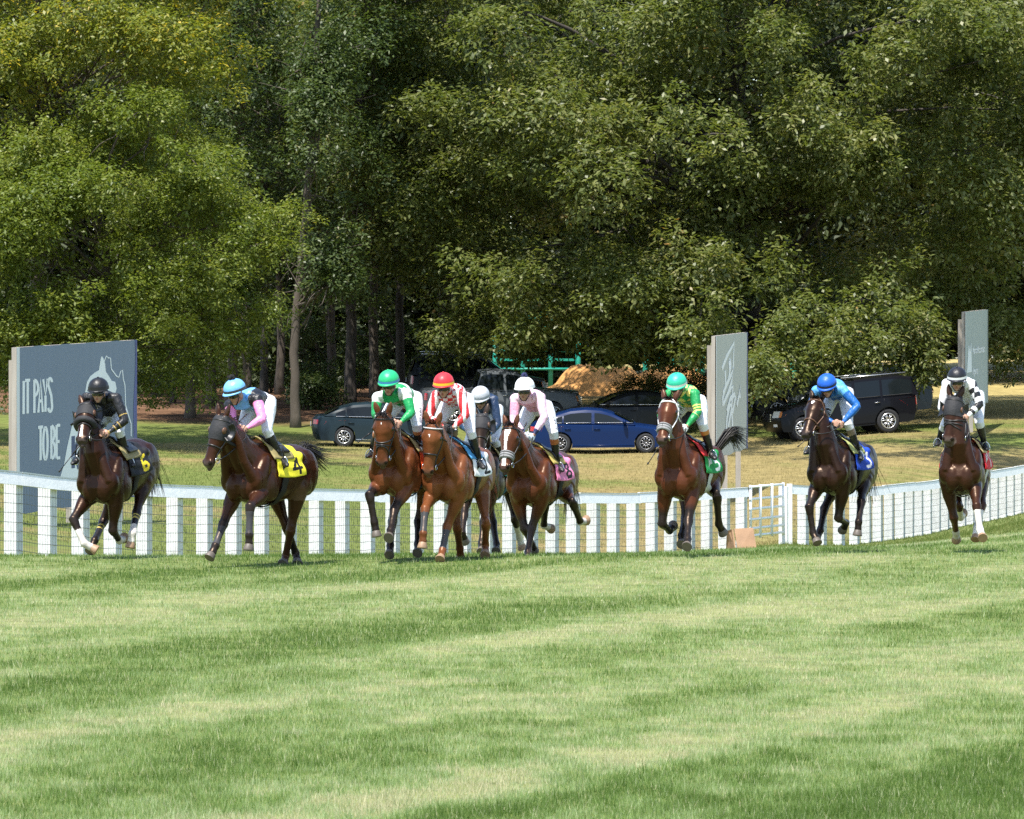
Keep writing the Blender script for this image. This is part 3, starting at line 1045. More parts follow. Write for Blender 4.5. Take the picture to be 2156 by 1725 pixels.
car('suv', paint('grey_green_paint', (0.05, 0.06, 0.065)), 1810, 168, math.pi + 0.35, 'grey SUV parked behind the tail of the large black SUV', 'parked_suv')

# ------------------------------------------------------------------ playground, mound
TEAL = mat('teal_play_paint', (0.02, 0.33, 0.25), rough=0.5, noise=0.2, nscale=2)
def playframe(px, d, w_, h_, n, label, roof=True):
    X = (px - CX) / FPX * d
    g = gz(X, d)
    root = thing('climbing_frame', (X, d, g), label, 'play frame', 'teal playground frames')
    for k in range(n):
        for yy in (0, 2.2):
            x = X - w_ / 2 + w_ * k / (n - 1)
            MB().tube([(x, d + yy, g - 0.1), (x, d + yy, g + h_)], 0.10, 8).build('post', TEAL, root)
    for z in (0.9, 1.7, h_ - 0.08):
        for yy in (-0.13, 2.33):
            MB().tube([(X - w_ / 2, d + yy, g + z), (X + w_ / 2, d + yy, g + z)], 0.06, 6).build('rail', TEAL, root)
    MB().box((X, d + 1.1, g + 1.3), (w_ * 0.9, 1.9, 0.1)).build('deck', TEAL, root, smooth=False)
    if roof:
        MB().add([(X - w_ * 0.3, d - 0.3, g + h_), (X + w_ * 0.3, d - 0.3, g + h_), (X + w_ * 0.3, d + 2.5, g + h_), (X - w_ * 0.3, d + 2.5, g + h_), (X - w_ * 0.1, d + 1.1, g + h_ + 0.9), (X + w_ * 0.1, d + 1.1, g + h_ + 0.9)],
                 [(0, 1, 5, 4), (1, 2, 5), (2, 3, 4, 5), (3, 0, 4), (3, 2, 1, 0)]).build('roof', TEAL, root, smooth=False)
playframe(1130, 203, 3.6, 2.6, 4, 'teal climbing frame half hidden by leaves behind the slate pickup')
playframe(1420, 202, 2.4, 2.3, 5, 'teal climbing frame with close-set posts above the orange earth mound', roof=True)
def swing():
    d = 192; X0 = (1655 - CX) / FPX * d
    g = gz(X0, d)
    root = thing('swing_set', (X0, d, g), 'teal A-frame swing set standing beyond the black pickup', 'swing set')
    for yy in (0, 2.6):
        for sx in (-1, 1):
            MB().tube([(X0 + sx * 0.75, d + yy, g - 0.05), (X0 + sx * 0.08, d + yy, g + 2.35)], 0.075, 8).build('leg', TEAL, root)
        MB().tube([(X0 - 0.42, d + yy, g + 1.2), (X0 + 0.42, d + yy, g + 1.2)], 0.05, 6).build('brace', TEAL, root)
    MB().tube([(X0, d - 0.3, g + 2.38), (X0, d + 2.9, g + 2.38)], 0.08, 8).build('top_beam', TEAL, root)
    for yy in (0.8, 1.7):
        s = MB().tube([(X0 - 0.2, d + yy, g + 2.3), (X0 - 0.2, d + yy, g + 0.6)], 0.015, 4)
        s.tube([(X0 + 0.2, d + yy, g + 2.3), (X0 + 0.2, d + yy, g + 0.6)], 0.015, 4)
        s.build('chain', WIRE, root)
        MB().box((X0, d + yy, g + 0.6), (0.5, 0.2, 0.04)).build('seat', RUBBER, root, smooth=False)
swing()

def mound(px, d, w_, h_, dep, label, seed):
    X = (px - CX) / FPX * d
    n, m = 40, 18
    vs, fs = [], []
    for j in range(m + 1):
        for i in range(n + 1):
            u = i / n * 2 - 1; v = j / m * 2 - 1
            x = X + u * w_ / 2; y = d + v * dep / 2
            q = max(0, 1 - (u * u) ** 1.1 - v * v)
            nz = float(vnoise(np.array([x + seed]), np.array([y]), 1.3, seed)[0]) * 0.5 + float(vnoise(np.array([x + seed]), np.array([y]), 4.0, seed + 1)[0]) * 0.18
            vs.append((x, y, gz(x, y) - 0.04 + q ** 0.7 * h_ * (0.6 + nz)))
    for j in range(m):
        for i in range(n):
            a = j * (n + 1) + i
            fs.append((a, a + 1, a + n + 2, a + n + 1))
    o = MB().add(vs, fs).build('earth_mound', mat('orange_clay', (0.62, 0.31, 0.10), rough=0.95, noise=0.35, nscale=1.6, bump=0.7, bscale=5), None)
    tag(o, label, 'mound', 'orange earth mounds')
mound(1270, 194, 5.2, 1.25, 3.4, 'heap of orange clay behind the blue sedan', 3)
mound(1410, 196, 4.6, 1.15, 3.2, 'heap of orange clay between the black sedan and the narrow banner board', 8)
# ------------------------------------------------------------------ trees
BARK = mat('grey_brown_bark', (0.085, 0.068, 0.053), rough=0.9, noise=0.5, nscale=5, bump=0.8, bscale=14, stretch=(1, 1, 0.2))
BARKD = mat('dark_bark', (0.060, 0.050, 0.042), rough=0.9, noise=0.5, nscale=4, bump=0.8, bscale=12, stretch=(1, 1, 0.2))
BARKL = mat('pale_bark', (0.098, 0.074, 0.055), rough=0.9, noise=0.45, nscale=4, bump=0.8, bscale=12, stretch=(1, 1, 0.2))

OAK = leaf_mat('oak_leaves', [(0.0, (0.062, 0.092, 0.024)), (0.45, (0.130, 0.160, 0.042)), (0.8, (0.205, 0.218, 0.074)), (0.945, (0.26, 0.255, 0.110)), (1.0, (0.36, 0.19, 0.05))], rough=0.42, transl=0.42, spec=0.40)
LOCUST = leaf_mat('locust_leaves', [(0.0, (0.105, 0.145, 0.024)), (0.5, (0.190, 0.220, 0.036)), (0.82, (0.275, 0.270, 0.042)), (0.94, (0.50, 0.38, 0.035)), (1.0, (0.60, 0.44, 0.03))], rough=0.45, transl=0.42)
ELM = leaf_mat('elm_leaves', [(0.0, (0.078, 0.122, 0.020)), (0.6, (0.165, 0.205, 0.034)), (0.97, (0.240, 0.255, 0.052)), (1.0, (0.36, 0.26, 0.05))], rough=0.45, transl=0.42)
WOOD = leaf_mat('woodland_leaves', [(0.0, (0.034, 0.062, 0.018)), (0.6, (0.078, 0.115, 0.034)), (0.94, (0.130, 0.160, 0.056)), (1.0, (0.20, 0.145, 0.06))], rough=0.45, transl=0.38)
SHADE = leaf_mat('shade_tinted_leaves', [(0.0, (0.022, 0.036, 0.010)), (1.0, (0.058, 0.076, 0.024))], rough=0.5, transl=0.25)  # leaf colour darkened to stand for the wood's deep shade
WEED = leaf_mat('dry_weed_leaves', [(0.0, (0.085, 0.105, 0.030)), (0.6, (0.16, 0.155, 0.05)), (1.0, (0.36, 0.25, 0.10))], rough=0.6, transl=0.3)

def unit(a):
    return a / np.maximum(np.linalg.norm(a, axis=-1, keepdims=True), 1e-9)

def shell(c, r, n, seed, zmin=-1e9, inner=0.18, back=0.5, flat=1.0):
    """lobe centres over a crown's uneven shell"""
    g = np.random.default_rng(seed)
    out = []
    k = 0
    while len(out) < n and k < n * 20:
        k += 1
        v = unit(g.normal(size=3))
        if v[1] > 0.25 and g.random() < back: continue
        rad = 0.55 + 0.45 * g.random() ** 0.5 if g.random() > inner else 0.3 + 0.3 * g.random()
        bump = 1 + 0.16 * math.sin(5 * v[0] + seed) * math.cos(4 * v[2] + 2 * seed)
        q = np.array(c) + v * np.array(r) * rad * bump
        if q[2] < zmin: continue
        out.append(q)
    return np.array(out)

def leaves(lobes, lr, twigs, per, ll, lw, seed, flat=0.62, up=0.75, droop=0.25, whorl=True, rpow=0.45, tone_lobe=0.3):
    """leaf quads: lobes -> twigs -> leaves (folded rhombs)"""
    g = np.random.default_rng(seed)
    n = len(lobes)
    R = lr * (0.7 + 0.6 * g.random(n))
    T = np.repeat(np.arange(n), np.maximum(3, (twigs * (R / lr) ** 2).astype(int)))
    m = len(T)
    dv = unit(g.normal(size=(m, 3)) + np.array([0, -0.15, 0.25]))
    rad = g.random(m) ** rpow
    P = lobes[T] + dv * (R[T] * rad)[:, None] * np.array([1, 1, flat])
    K = np.repeat(np.arange(m), per)
    q = len(K)
    outw = unit(dv[K] + np.array([0, 0, 0.15]))
    nrm = unit(np.array([0, 0, up]) + outw * 0.45 + g.normal(size=(q, 3)) * 0.42)
    d = unit(g.normal(size=(q, 3)) + outw * (0.8 if whorl else 0.3) + np.array([0, 0, -droop]))
    d = unit(d - nrm * (d * nrm).sum(1, keepdims=True))
    s = unit(np.cross(nrm, d))
    L = ll * (0.65 + 0.7 * g.random(q)); Wd = lw * (0.7 + 0.6 * g.random(q))
    B = P[K] + d * (0.15 * L)[:, None] + g.normal(size=(q, 3)) * (0.10 * ll / 0.16)
    V = np.empty((q, 4, 3))
    V[:, 0] = B
    V[:, 1] = B + d * (L * 0.55)[:, None] + s * (Wd / 2)[:, None] + nrm * (0.12 * Wd)[:, None]
    V[:, 2] = B + d * L[:, None] - nrm * (0.10 * L)[:, None]
    V[:, 3] = B + d * (L * 0.55)[:, None] - s * (Wd / 2)[:, None] + nrm * (0.12 * Wd)[:, None]
    tone = g.random(q) * (1 - tone_lobe) + tone_lobe * g.random(n)[T][K]
    return V, tone

def tufts(lobes, lr, k, seed, flat=0.66):
    """smaller clumps that break the outline of the big ones"""
    g = np.random.default_rng(seed)
    T = np.repeat(np.arange(len(lobes)), k)
    v = unit(g.normal(size=(len(T), 3)) + np.array([0, -0.45, 0.25]))
    return lobes[T] + v * (lr * (0.8 + 0.55 * g.random(len(T))))[:, None] * np.array([1, 1, flat])

def crown_obj(parts, m, root, name='crown'):
    V = np.concatenate([a for a, _ in parts]); t = np.concatenate([b for _, b in parts])
    org = np.array(root.location)
    n = len(V)
    me = np_mesh(name, (V - org).reshape(-1, 3), np.arange(n * 4).reshape(n, 4), {'rnd': np.clip(t, 0, 1)})
    return link(name, me, m, root)

def limb(mb, a, b, r0, r1, g, sag=0.1, n=6, nseg=6):
    a = np.array(a, float); b = np.array(b, float)
    L = np.linalg.norm(b - a)
    pts, rr = [], []
    w1 = g.normal(size=3) * L * 0.05; w2 = g.normal(size=3) * L * 0.04
    for k in range(nseg + 1):
        f = k / nseg
        q = a + (b - a) * f + w1 * math.sin(f * math.pi) + w2 * math.sin(2 * f * math.pi)
        q[2] += sag * L * math.sin(f * math.pi)
        pts.append(Vector(q)); rr.append(r0 + (r1 - r0) * f ** 0.8)
    mb.tube(pts, rr, n)
    return pts

def tree(name, label, base, path, r0, r1, lobes, limbs, bark, leafparts, lm, group, cat='tree', seed=1, limb_r=0.12, twig_limbs=0):
    root = thing(name, base, label, cat, group)
    g = np.random.default_rng(seed)
    mb = MB()
    b = Vector(base)
    pts = [b + Vector((0, 0, -0.3))] + [Vector(q) for q in path]
    # densify
    P = []
    for i in range(len(pts) - 1):
        for k in range(5):
            P.append(pts[i].lerp(pts[i + 1], k / 5) + Vector(g.normal(size=3) * r0 * 0.12))
    P.append(pts[-1])
    R = [r0 * (1.45 if i == 0 else 1.12 if i == 1 else 1) + (r1 - r0) * i / (len(P) - 1) for i in range(len(P))]
    mb.tube(P, R, 10)
    mb.build('trunk', bark, root)
    if limbs and len(lobes):
        mb = MB()
        idx = g.choice(len(lobes), min(limbs, len(lobes)), replace=False)
        PZ = np.array([q.z for q in P])
        for i in idx:
            tgt = lobes[i]
            j = int(np.argmin(np.abs(PZ - (tgt[2] * 0.75 + PZ[0] * 0.25)) + g.random(len(PZ)) * 0.8))
            j = max(3, min(j, len(P) - 1))
            ln = limb(mb, P[j], tgt, max(limb_r * (0.5 + 0.7 * g.random()), 0.02), 0.02, g, 0.06)
            for _ in range(2):
                s = ln[int(g.integers(2, 6))]
                e = np.array(s) + unit(g.normal(size=3) + np.array([0, -0.3, 0.1])) * (0.8 + 1.4 * g.random())
                limb(mb, s, e, 0.03, 0.008, g, 0.03, 4, 4)
        mb.build('limbs', bark, root)
    crown_obj(leafparts, lm, root)
    return root

def gp(px, d):
    X = (px - CX) / FPX * d
    return (X, d, gz(X, d))
def zz(py, d):
    return EYE - (py - HZ) / FPX * d
def xx(px, d):
    return (px - CX) / FPX * d

# the great oak over the car park
c = (xx(1470, 171), 171.5, 12.2)
lob = shell(c, (14.4, 10.5, 10.6), 190, 5, zmin=4.2, inner=0.10, back=0.5)
g5 = np.random.default_rng(55)
hang = []
for (pa, pb, ya, yb, da, db, n) in [(1040, 1180, 690, 765, 166, 171, 9), (1340, 1500, 690, 760, 166, 170, 8), (880, 1080, 600, 770, 166, 172, 16), (1080, 1300, 560, 740, 162, 168, 20), (1250, 1480, 600, 745, 161, 166, 18), (1400, 1560, 640, 730, 160, 164, 9),
                                  (1590, 1640, 735, 815, 157, 160, 10), (1640, 1820, 640, 755, 159, 164, 16), (1690, 1860, 745, 795, 160, 163, 7), (1850, 1980, 660, 790, 160, 165, 11), (1890, 1950, 760, 800, 162, 164, 5), (2110, 2200, 660, 775, 167, 171, 12), (1950, 2110, 570, 690, 168, 172, 12)]:
    for _ in range(n):
        d_ = da + (db - da) * g5.random()
        hang.append((xx(pa + (pb - pa) * g5.random(), d_), d_, zz(ya + (yb - ya) * g5.random(), d_)))
hang = np.array(hang)
# unseen high leaf clumps before the crown, added to shade the lawn
go = np.random.default_rng(57)
over = np.array([(3 + 13 * go.random(), 140 + 12 * go.random(), 15.6 + 2.6 * go.random()) for _ in range(30)])
b = gp(1568, 174)
tree('oak_tree', 'huge spreading oak with low hanging glossy branches over the parked cars', b,
     [(b[0] + 0.1, 174, 5), (b[0] - 0.1, 174.2, 10), (b[0] - 0.25, 174, 15), (b[0] - 0.3, 174, 19)], 0.62, 0.2, np.concatenate([lob, hang]), 90, BARKD,
     [leaves(lob, 1.55, 66, 10, 0.24, 0.11, 51, rpow=0.3, flat=0.7), leaves(tufts(lob, 1.6, 4, 511), 0.62, 13, 11, 0.23, 0.10, 512, rpow=0.4, flat=0.85), leaves(over, 1.5, 40, 9, 0.27, 0.13, 513), leaves(hang, 0.85, 30, 10, 0.20, 0.095, 52, flat=0.85, droop=0.6), leaves(shell(c, (10, 7, 8), 50, 9, zmin=5, inner=0.9), 2.0, 22, 8, 0.30, 0.15, 53)], OAK, 'oaks', seed=3, limb_r=0.2)
# oak at the right edge
c = (xx(2330, 178), 180, 13.0)
lob = shell(c, (9.0, 8.0, 10.5), 120, 15, zmin=5.0)
b = gp(2390, 182)
tree('oak_tree', 'second oak at the right, standing behind the hay field banner board', b, [(b[0], 182, 6), (b[0] + 0.2, 182, 12), (b[0], 182, 19)], 0.5, 0.18, lob, 40, BARKD,
     [leaves(lob, 1.8, 58, 10, 0.23, 0.105, 61)], OAK, 'oaks', seed=4, limb_r=0.15)
# oak behind, filling the top centre
c = (xx(960, 186), 187, 15.5)
lob = shell(c, (7.5, 6, 9.0), 90, 16, zmin=7.0)
b = gp(940, 188)
tree('oak_tree', 'tall oak standing behind the huge spreading oak, towards the wood', b, [(b[0], 188, 7), (b[0] + 0.2, 188, 14), (b[0], 188, 20)], 0.4, 0.15, lob, 30, BARKD,
     [leaves(lob, 1.8, 56, 10, 0.23, 0.105, 62)], OAK, 'oaks', seed=6, limb_r=0.13)

# yellowing locust on the left, bright green elm under it
c = (xx(90, 150), 151, 14.0)
lob = shell(c, (6.6, 5, 6.0), 92, 21, zmin=7.6)
b = gp(60, 152)
tree('locust_tree', 'yellowing locust tree rising above the green elm at the left', b, [(b[0] + 0.3, 152, 5), (b[0] + 0.6, 151.5, 10), (b[0] + 0.4, 151, 16)], 0.32, 0.1, lob, 45, BARK,
     [leaves(lob, 1.25, 50, 10, 0.17, 0.08, 71, flat=0.7, whorl=False, rpow=0.35), leaves(tufts(lob, 1.25, 4, 711), 0.55, 11, 10, 0.16, 0.075, 712, flat=0.8, whorl=False), leaves(np.array([(-13 + 7.5 * q_[0], 131 + 9 * q_[1], 14.6 + 2.4 * q_[2]) for q_ in np.random.default_rng(58).random((20, 3))]), 1.2, 34, 9, 0.18, 0.09, 713, whorl=False)], LOCUST, 'trees at the wood edge', seed=7, limb_r=0.08)  # last leaf group is unseen, added to shade the left lawn
c = (xx(190, 146), 147, 6.2)
lob = shell(c, (5.8, 4.0, 4.7), 105, 22, zmin=1.7)
b = gp(215, 149)
tree('elm_tree', 'bushy bright green elm standing behind the IT PAYS TO BE board', b, [(b[0], 149, 3), (b[0] + 0.2, 148.5, 6), (b[0] - 0.2, 148, 9)], 0.25, 0.08, lob, 45, BARK,
     [leaves(lob, 1.05, 52, 10, 0.15, 0.07, 72, flat=0.7, whorl=False, rpow=0.35), leaves(tufts(lob, 1.05, 4, 721), 0.5, 11, 10, 0.14, 0.065, 722, flat=0.8, whorl=False)], ELM, 'trees at the wood edge', seed=8, limb_r=0.06)
c = (xx(385, 164), 165, 7.0)
lob = shell(c, (2.7, 2.4, 5.0), 66, 23, zmin=2.2)
b = gp(400, 167)
tree('elm_tree', 'slimmer green elm between the bushy elm and the dark wood', b, [(b[0], 167, 4), (b[0] + 0.2, 167, 8), (b[0], 167, 11)], 0.18, 0.06, lob, 25, BARK,
     [leaves(lob, 0.95, 48, 10, 0.14, 0.065, 73, flat=0.7, whorl=False)], ELM, 'trees at the wood edge', seed=9, limb_r=0.05)
c = (xx(400, 172), 173, 16.5)
lob = shell(c, (3.6, 3.4, 4.2), 46, 24)
b = gp(445, 174)
tree('oak_tree', 'grey-green oak with steep limbs, between locust and dark wood', b, [(b[0], 174, 6), (b[0] + 0.8, 174, 11), (b[0] + 1.3, 174, 14), (b[0] + 0.4, 174, 19)], 0.17, 0.08, lob, 25, BARK,
     [leaves(lob, 1.3, 55, 10, 0.21, 0.10, 74)], OAK, 'oaks', seed=10, limb_r=0.1)

# the tall bare trunk and its neighbours in the wood
d = 163
b = gp(622, d)
lob = np.array([(xx(680 + 60 * a, d), d + 2 * bb, zz(-40 + 330 * cc, d)) for a, bb, cc in np.random.default_rng(3).random((20, 3)) - np.array([0.5, 0.5, 0])] +
               [(xx(690 + 70 * a, d), d - 1 + bb, zz(470 + 130 * cc, d)) for a, bb, cc in np.random.default_rng(4).random((12, 3)) - np.array([0.3, 0.5, 0])] +
               [(xx(650 + 60 * a, d), d - 1.6 + bb * 0.4, zz(200 + 190 * cc, d)) for a, bb, cc in np.random.default_rng(41).random((9, 3)) - np.array([0.5, 0.5, 0])])
tree('woodland_tree', 'tall tree with a long lit bare trunk at the edge of the dark wood', b,
     [(xx(620, d), d, zz(700, d)), (xx(634, d), d, zz(560, d)), (xx(646, d), d, zz(400, d)), (xx(662, d), d, zz(200, d)), (xx(672, d), d, zz(0, d)), (xx(676, d), d, zz(-80, d))], 0.165, 0.07, lob, 22, BARK,
     [leaves(lob, 1.0, 40, 9, 0.16, 0.075, 81, flat=0.7, whorl=False)], WOOD, 'trees of the dark wood', seed=12, limb_r=0.07)
gw = np.random.default_rng(91)
specs = [(330, 185, 0.16, 'thin dark trunk'), (440, 178, 0.13, 'thin grey trunk'), (365, 176, 0.10, 'slender dark trunk'), (486, 172, 0.20, 'forked leaning trunk'), (555, 182, 0.16, 'plain dark trunk'), (590, 190, 0.18, 'shaded trunk'),
         (735, 174, 0.22, 'rough shaded trunk'), (790, 184, 0.20, 'dim trunk'), (845, 180, 0.18, 'dim trunk beside the oak'), (700, 192, 0.2, 'far dim trunk'), (250, 188, 0.2, 'far shaded trunk'), (520, 196, 0.18, 'far thin trunk')]
where = ['next to the slimmer elm', 'left of the blue-capped rider', 'between two elms', 'with steep fork high up', 'behind the blue-capped rider', 'deep behind the tall lit trunk', 'just right of the tall lit trunk', 'behind the green-capped rider', 'at the oak shade', 'deep in the wood beyond the tall lit trunk', 'behind the bushy elm', 'deep in the wood beyond the forked one']
for i, ((px, d, r, nm), wh) in enumerate(zip(specs, where)):
    b = gp(px, d)
    sh = gw.normal(0, 25)
    n = 34
    top = 30
    lob = np.array([(xx(px + sh + gw.normal(0, 55), d), d - 6 + gw.normal(0, 2.6), zz(-150 + 640 * gw.random() ** 0.9, d)) for _ in range(n)] +
                   [(xx(px + gw.normal(0, 45), d), d + gw.normal(0, 1.5), zz(500 + 150 * gw.random(), d)) for _ in range(5)])
    path = [(xx(px + sh * f + gw.normal(0, 6) * f, d), d, zz(y_, d)) for f, y_ in ((0.2, 650), (0.5, 450), (0.8, 250), (1, 60), (1, -60))]
    tree('woodland_tree', 'tree with %s, %s' % (nm, wh), b, path, r, 0.06, lob, 14, BARKL if i in (3, 1) else BARK if i % 2 else BARKD,
         [leaves(lob, 1.15, 32, 9, 0.18, 0.085, 100 + i, flat=0.75, whorl=False)], WOOD, 'trees of the dark wood', seed=20 + i, limb_r=0.07)
# the crooked sapling with a pale stem
d = 164
b = gp(517, d)
lob = np.array([(xx(470 + 40 * a, d), d + bb, zz(640 - 60 * cc, d)) for a, bb, cc in np.random.default_rng(14).random((7, 3))])
tree('sapling', 'crooked sapling with a bare pale stem behind the blue-capped rider', b, [(xx(514, d), d, zz(760, d)), (xx(500, d), d, zz(715, d)), (xx(478, d), d, zz(680, d)), (xx(470, d), d, zz(650, d))], 0.06, 0.03, lob, 5, BARKL,
     [leaves(lob, 0.7, 30, 8, 0.13, 0.06, 131, whorl=False)], WOOD, 'trees of the dark wood', seed=40, limb_r=0.03)
# undergrowth shrubs at the edge of the wood
words = ['deep in the wood beside the banner board', 'deep in the wood left of the sapling', 'at the foot of the tall lit trunk', 'in the shade right of the tall lit trunk', 'in the shade above the teal-grey sedan', 'in the oak shade behind the pickup', 'under the oak beyond the slate pickup', 'under the left elm', 'deep between elms', 'deep behind the sapling', 'deep in the wood behind the tall lit trunk']
for i, (px, d, rx, rz_) in enumerate([(330, 190, 1.6, 1.2), (430, 192, 2.0, 1.6), (655, 173, 0.9, 0.8), (740, 186, 2.2, 2.0), (830, 186, 2.4, 2.2), (930, 184, 2.6, 2.2), (1000, 190, 2.4, 2.0), (150, 168, 3.0, 1.2), (380, 196, 2.2, 2.4), (570, 194, 2.4, 2.4), (680, 194, 2.0, 2.6)]):
    b = gp(px, d)
    lob = np.array([(b[0] + rx * a * 1.2, d + 1.2 * bb, b[2] + 0.3 + rz_ * 1.4 * abs(cc)) for a, bb, cc in gw.normal(0, 0.55, (14, 3))])
    root = thing('shrub', b, 'dark woodland shrub %s' % words[i], 'shrub', 'shrubs at the wood edge')
    mb = MB()
    for q in lob[:6]:
        limb(mb, b, q, 0.03, 0.01, gw, 0.05, 5, 4)
    mb.build('stems', BARK, root)
    crown_obj([leaves(lob, 0.75, 38, 9, 0.13, 0.06, 140 + i, whorl=False)], WOOD, root, 'foliage')
# tall dry weeds by the mound
for i, (px, d, h_) in enumerate([(1395, 172, 1.7), (1440, 171, 1.9), (1365, 174, 1.2), (1470, 173, 1.5)]):
    b = gp(px, d)
    root = thing('weed_clump', b, ['tall seeding weed clump left of the narrow banner board', 'tallest seeding weed clump, beside the narrow banner board', 'short weed clump on the orange mound', 'leafy weed clump touching the narrow banner board'][i], 'weeds', 'weeds by the earth mounds')
    lob = np.array([(b[0] + gw.normal(0, 0.5), d + gw.normal(0, 0.3), b[2] + h_ * (0.35 + 0.65 * gw.random())) for _ in range(12)])
    mb = MB()
    for q in lob:
        limb(mb, (b[0] + gw.normal(0, 0.2), d, b[2]), q, 0.012, 0.006, gw, 0.05, 4, 4)
    mb.build('stems', BARK, root)
    crown_obj([leaves(lob, 0.38, 34, 7, 0.12, 0.04, 160 + i, up=0.3)], WEED, root, 'foliage')

# the mass of wood behind everything
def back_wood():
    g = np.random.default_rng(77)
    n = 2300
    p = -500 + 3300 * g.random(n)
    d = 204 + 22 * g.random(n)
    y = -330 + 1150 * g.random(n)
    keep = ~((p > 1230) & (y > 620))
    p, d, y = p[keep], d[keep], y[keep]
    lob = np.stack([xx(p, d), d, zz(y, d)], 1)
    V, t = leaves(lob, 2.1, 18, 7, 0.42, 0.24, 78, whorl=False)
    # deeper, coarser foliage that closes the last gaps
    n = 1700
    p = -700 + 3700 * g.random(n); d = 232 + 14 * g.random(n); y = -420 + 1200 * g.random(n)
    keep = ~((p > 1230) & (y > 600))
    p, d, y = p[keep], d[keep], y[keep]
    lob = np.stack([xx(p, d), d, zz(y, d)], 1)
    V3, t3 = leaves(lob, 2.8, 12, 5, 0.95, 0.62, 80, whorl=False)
    V = np.concatenate([V, V3]); t = np.concatenate([t, t3])
    # far tree line beyond the hay field
    n = 260
    p = 1100 + 1700 * g.random(n); d = 330 + 20 * g.random(n); y = 560 + 200 * g.random(n)
    lob = np.stack([xx(p, d), d, zz(y, d)], 1)
    V2, t2 = leaves(lob, 3.6, 46, 6, 0.6, 0.4, 79, whorl=False)
    V = np.concatenate([V, V2]); t = np.concatenate([t, t2])
    k = len(V)
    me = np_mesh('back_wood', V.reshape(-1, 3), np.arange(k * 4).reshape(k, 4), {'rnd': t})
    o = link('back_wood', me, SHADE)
    tag(o, 'mass of wood with shade-darkened leaf colour closing the view behind the trees', 'wood', kind='stuff')
back_wood()
# ------------------------------------------------------------------ horses and riders
UP = Vector((0, 0, 1))
COAT = attr_mat('horse_coat', rough=0.34, spec=0.30, noise=0.30, nscale=4.0, bump=0.22, bscale=10.0)
COAT.node_tree.nodes['Principled BSDF'].inputs['Specular Tint'].default_value = (1.0, 0.74, 0.56, 1)
HAIR = mat('black_horse_hair', (0.014, 0.011, 0.010), rough=0.5, spec=0.4)
HAIRR = mat('chestnut_hair', (0.16, 0.045, 0.022), rough=0.5)
HOOF = mat('hoof_horn', (0.115, 0.095, 0.078), rough=0.55, noise=0.3, nscale=14)
HOOFB = mat('pale_hoof_horn', (0.30, 0.19, 0.115), rough=0.55, noise=0.3, nscale=14)
LEATHER = mat('black_leather', (0.014, 0.012, 0.011), rough=0.42)
BROWNL = mat('brown_leather', (0.10, 0.045, 0.022), rough=0.45)
WHITEL = mat('white_strap', (0.75, 0.75, 0.74), rough=0.5)
GREYL = mat('grey_fleece', (0.25, 0.25, 0.25), rough=0.9)
STEEL = mat('polished_steel', (0.7, 0.7, 0.7), rough=0.2, metal=1.0)
EYEM = mat('dark_eye', (0.006, 0.005, 0.005), rough=0.06, spec=0.8)
HOOD = mat('black_hood_cloth', (0.016, 0.016, 0.018), rough=0.75, bump=0.3, bscale=30)
CLOTH = attr_mat('saddle_cloth', rough=0.7, spec=0.3, noise=0.06, nscale=10, bump=0.3, bscale=8)
SILK = attr_mat('racing_kit', rough=0.42, spec=0.45, noise=0.07, nscale=12, bump=1.0, bscale=13, stretch=(1, 1, 0.6))
LENS = mat('goggle_lens', (0.010, 0.010, 0.012), rough=0.08, spec=0.8)
DARKP = mat('black_plastic', (0.012, 0.012, 0.013), rough=0.4)

def remesh(mb, vox, smooth_it=5, fac=0.5):
    me = mb.mesh('tmp', False)
    ob = bpy.data.objects.new('tmp', me)
    COL.objects.link(ob)
    m = ob.modifiers.new('r', 'REMESH'); m.mode = 'VOXEL'; m.voxel_size = vox; m.adaptivity = 0
    s = ob.modifiers.new('s', 'SMOOTH'); s.factor = fac; s.iterations = smooth_it
    dg = bpy.context.evaluated_depsgraph_get()
    ev = ob.evaluated_get(dg)
    out = bpy.data.meshes.new_from_object(ev)
    bpy.data.objects.remove(ob)
    bpy.data.meshes.remove(me)
    return out

def mesh_arrays(me):
    n = len(me.vertices)
    V = np.empty(n * 3, np.float32); me.vertices.foreach_get('co', V)
    k = len(me.polygons)
    C = np.empty(k * 3, np.float32); me.polygons.foreach_get('center', C)
    lt = np.empty(k, np.int32); me.polygons.foreach_get('loop_total', lt)
    return V.reshape(-1, 3), C.reshape(-1, 3), lt

def paint_faces(me, cols, lt):
    a = me.attributes.new('col', 'FLOAT_COLOR', 'CORNER')
    c4 = np.concatenate([cols, np.ones((len(cols), 1))], 1).astype(np.float32)
    a.data.foreach_set('color', np.repeat(c4, lt, axis=0).ravel())

def nearest_bone(C, bones):
    """bones: list of (A, B, radius).  -> index, t along, by distance to the bone surface"""
    best = np.full(len(C), 1e9); idx = np.zeros(len(C), int); tt = np.zeros(len(C))
    for i, (a, b, r) in enumerate(bones):
        a = np.array(a); b = np.array(b)
        ab = b - a
        L2 = max(ab @ ab, 1e-9)
        t = np.clip(((C - a) @ ab) / L2, 0, 1)
        d = np.linalg.norm(C - (a + t[:, None] * ab), axis=1) - r
        m = d < best
        best[m] = d[m]; idx[m] = i; tt[m] = t[m]
    return idx, tt

def lift(P0, px, py, L, away):
    """point on the picture ray at distance L from P0 (nearer or farther root)"""
    C = Vector((0, 0, EYE))
    r = Vector(((px - CX) / FPX, 1.0, -(py - HZ) / FPX))
    o = C - P0
    A = r.dot(r); B = 2 * r.dot(o); Cc = o.dot(o) - L * L
    disc = B * B - 4 * A * Cc
    if disc <= 0:
        q = C + r * (-B / (2 * A))
        return P0 + (q - P0).normalized() * L
    s = math.sqrt(disc)
    Y = (-B + s) / (2 * A) if away else (-B - s) / (2 * A)
    return C + r * Y

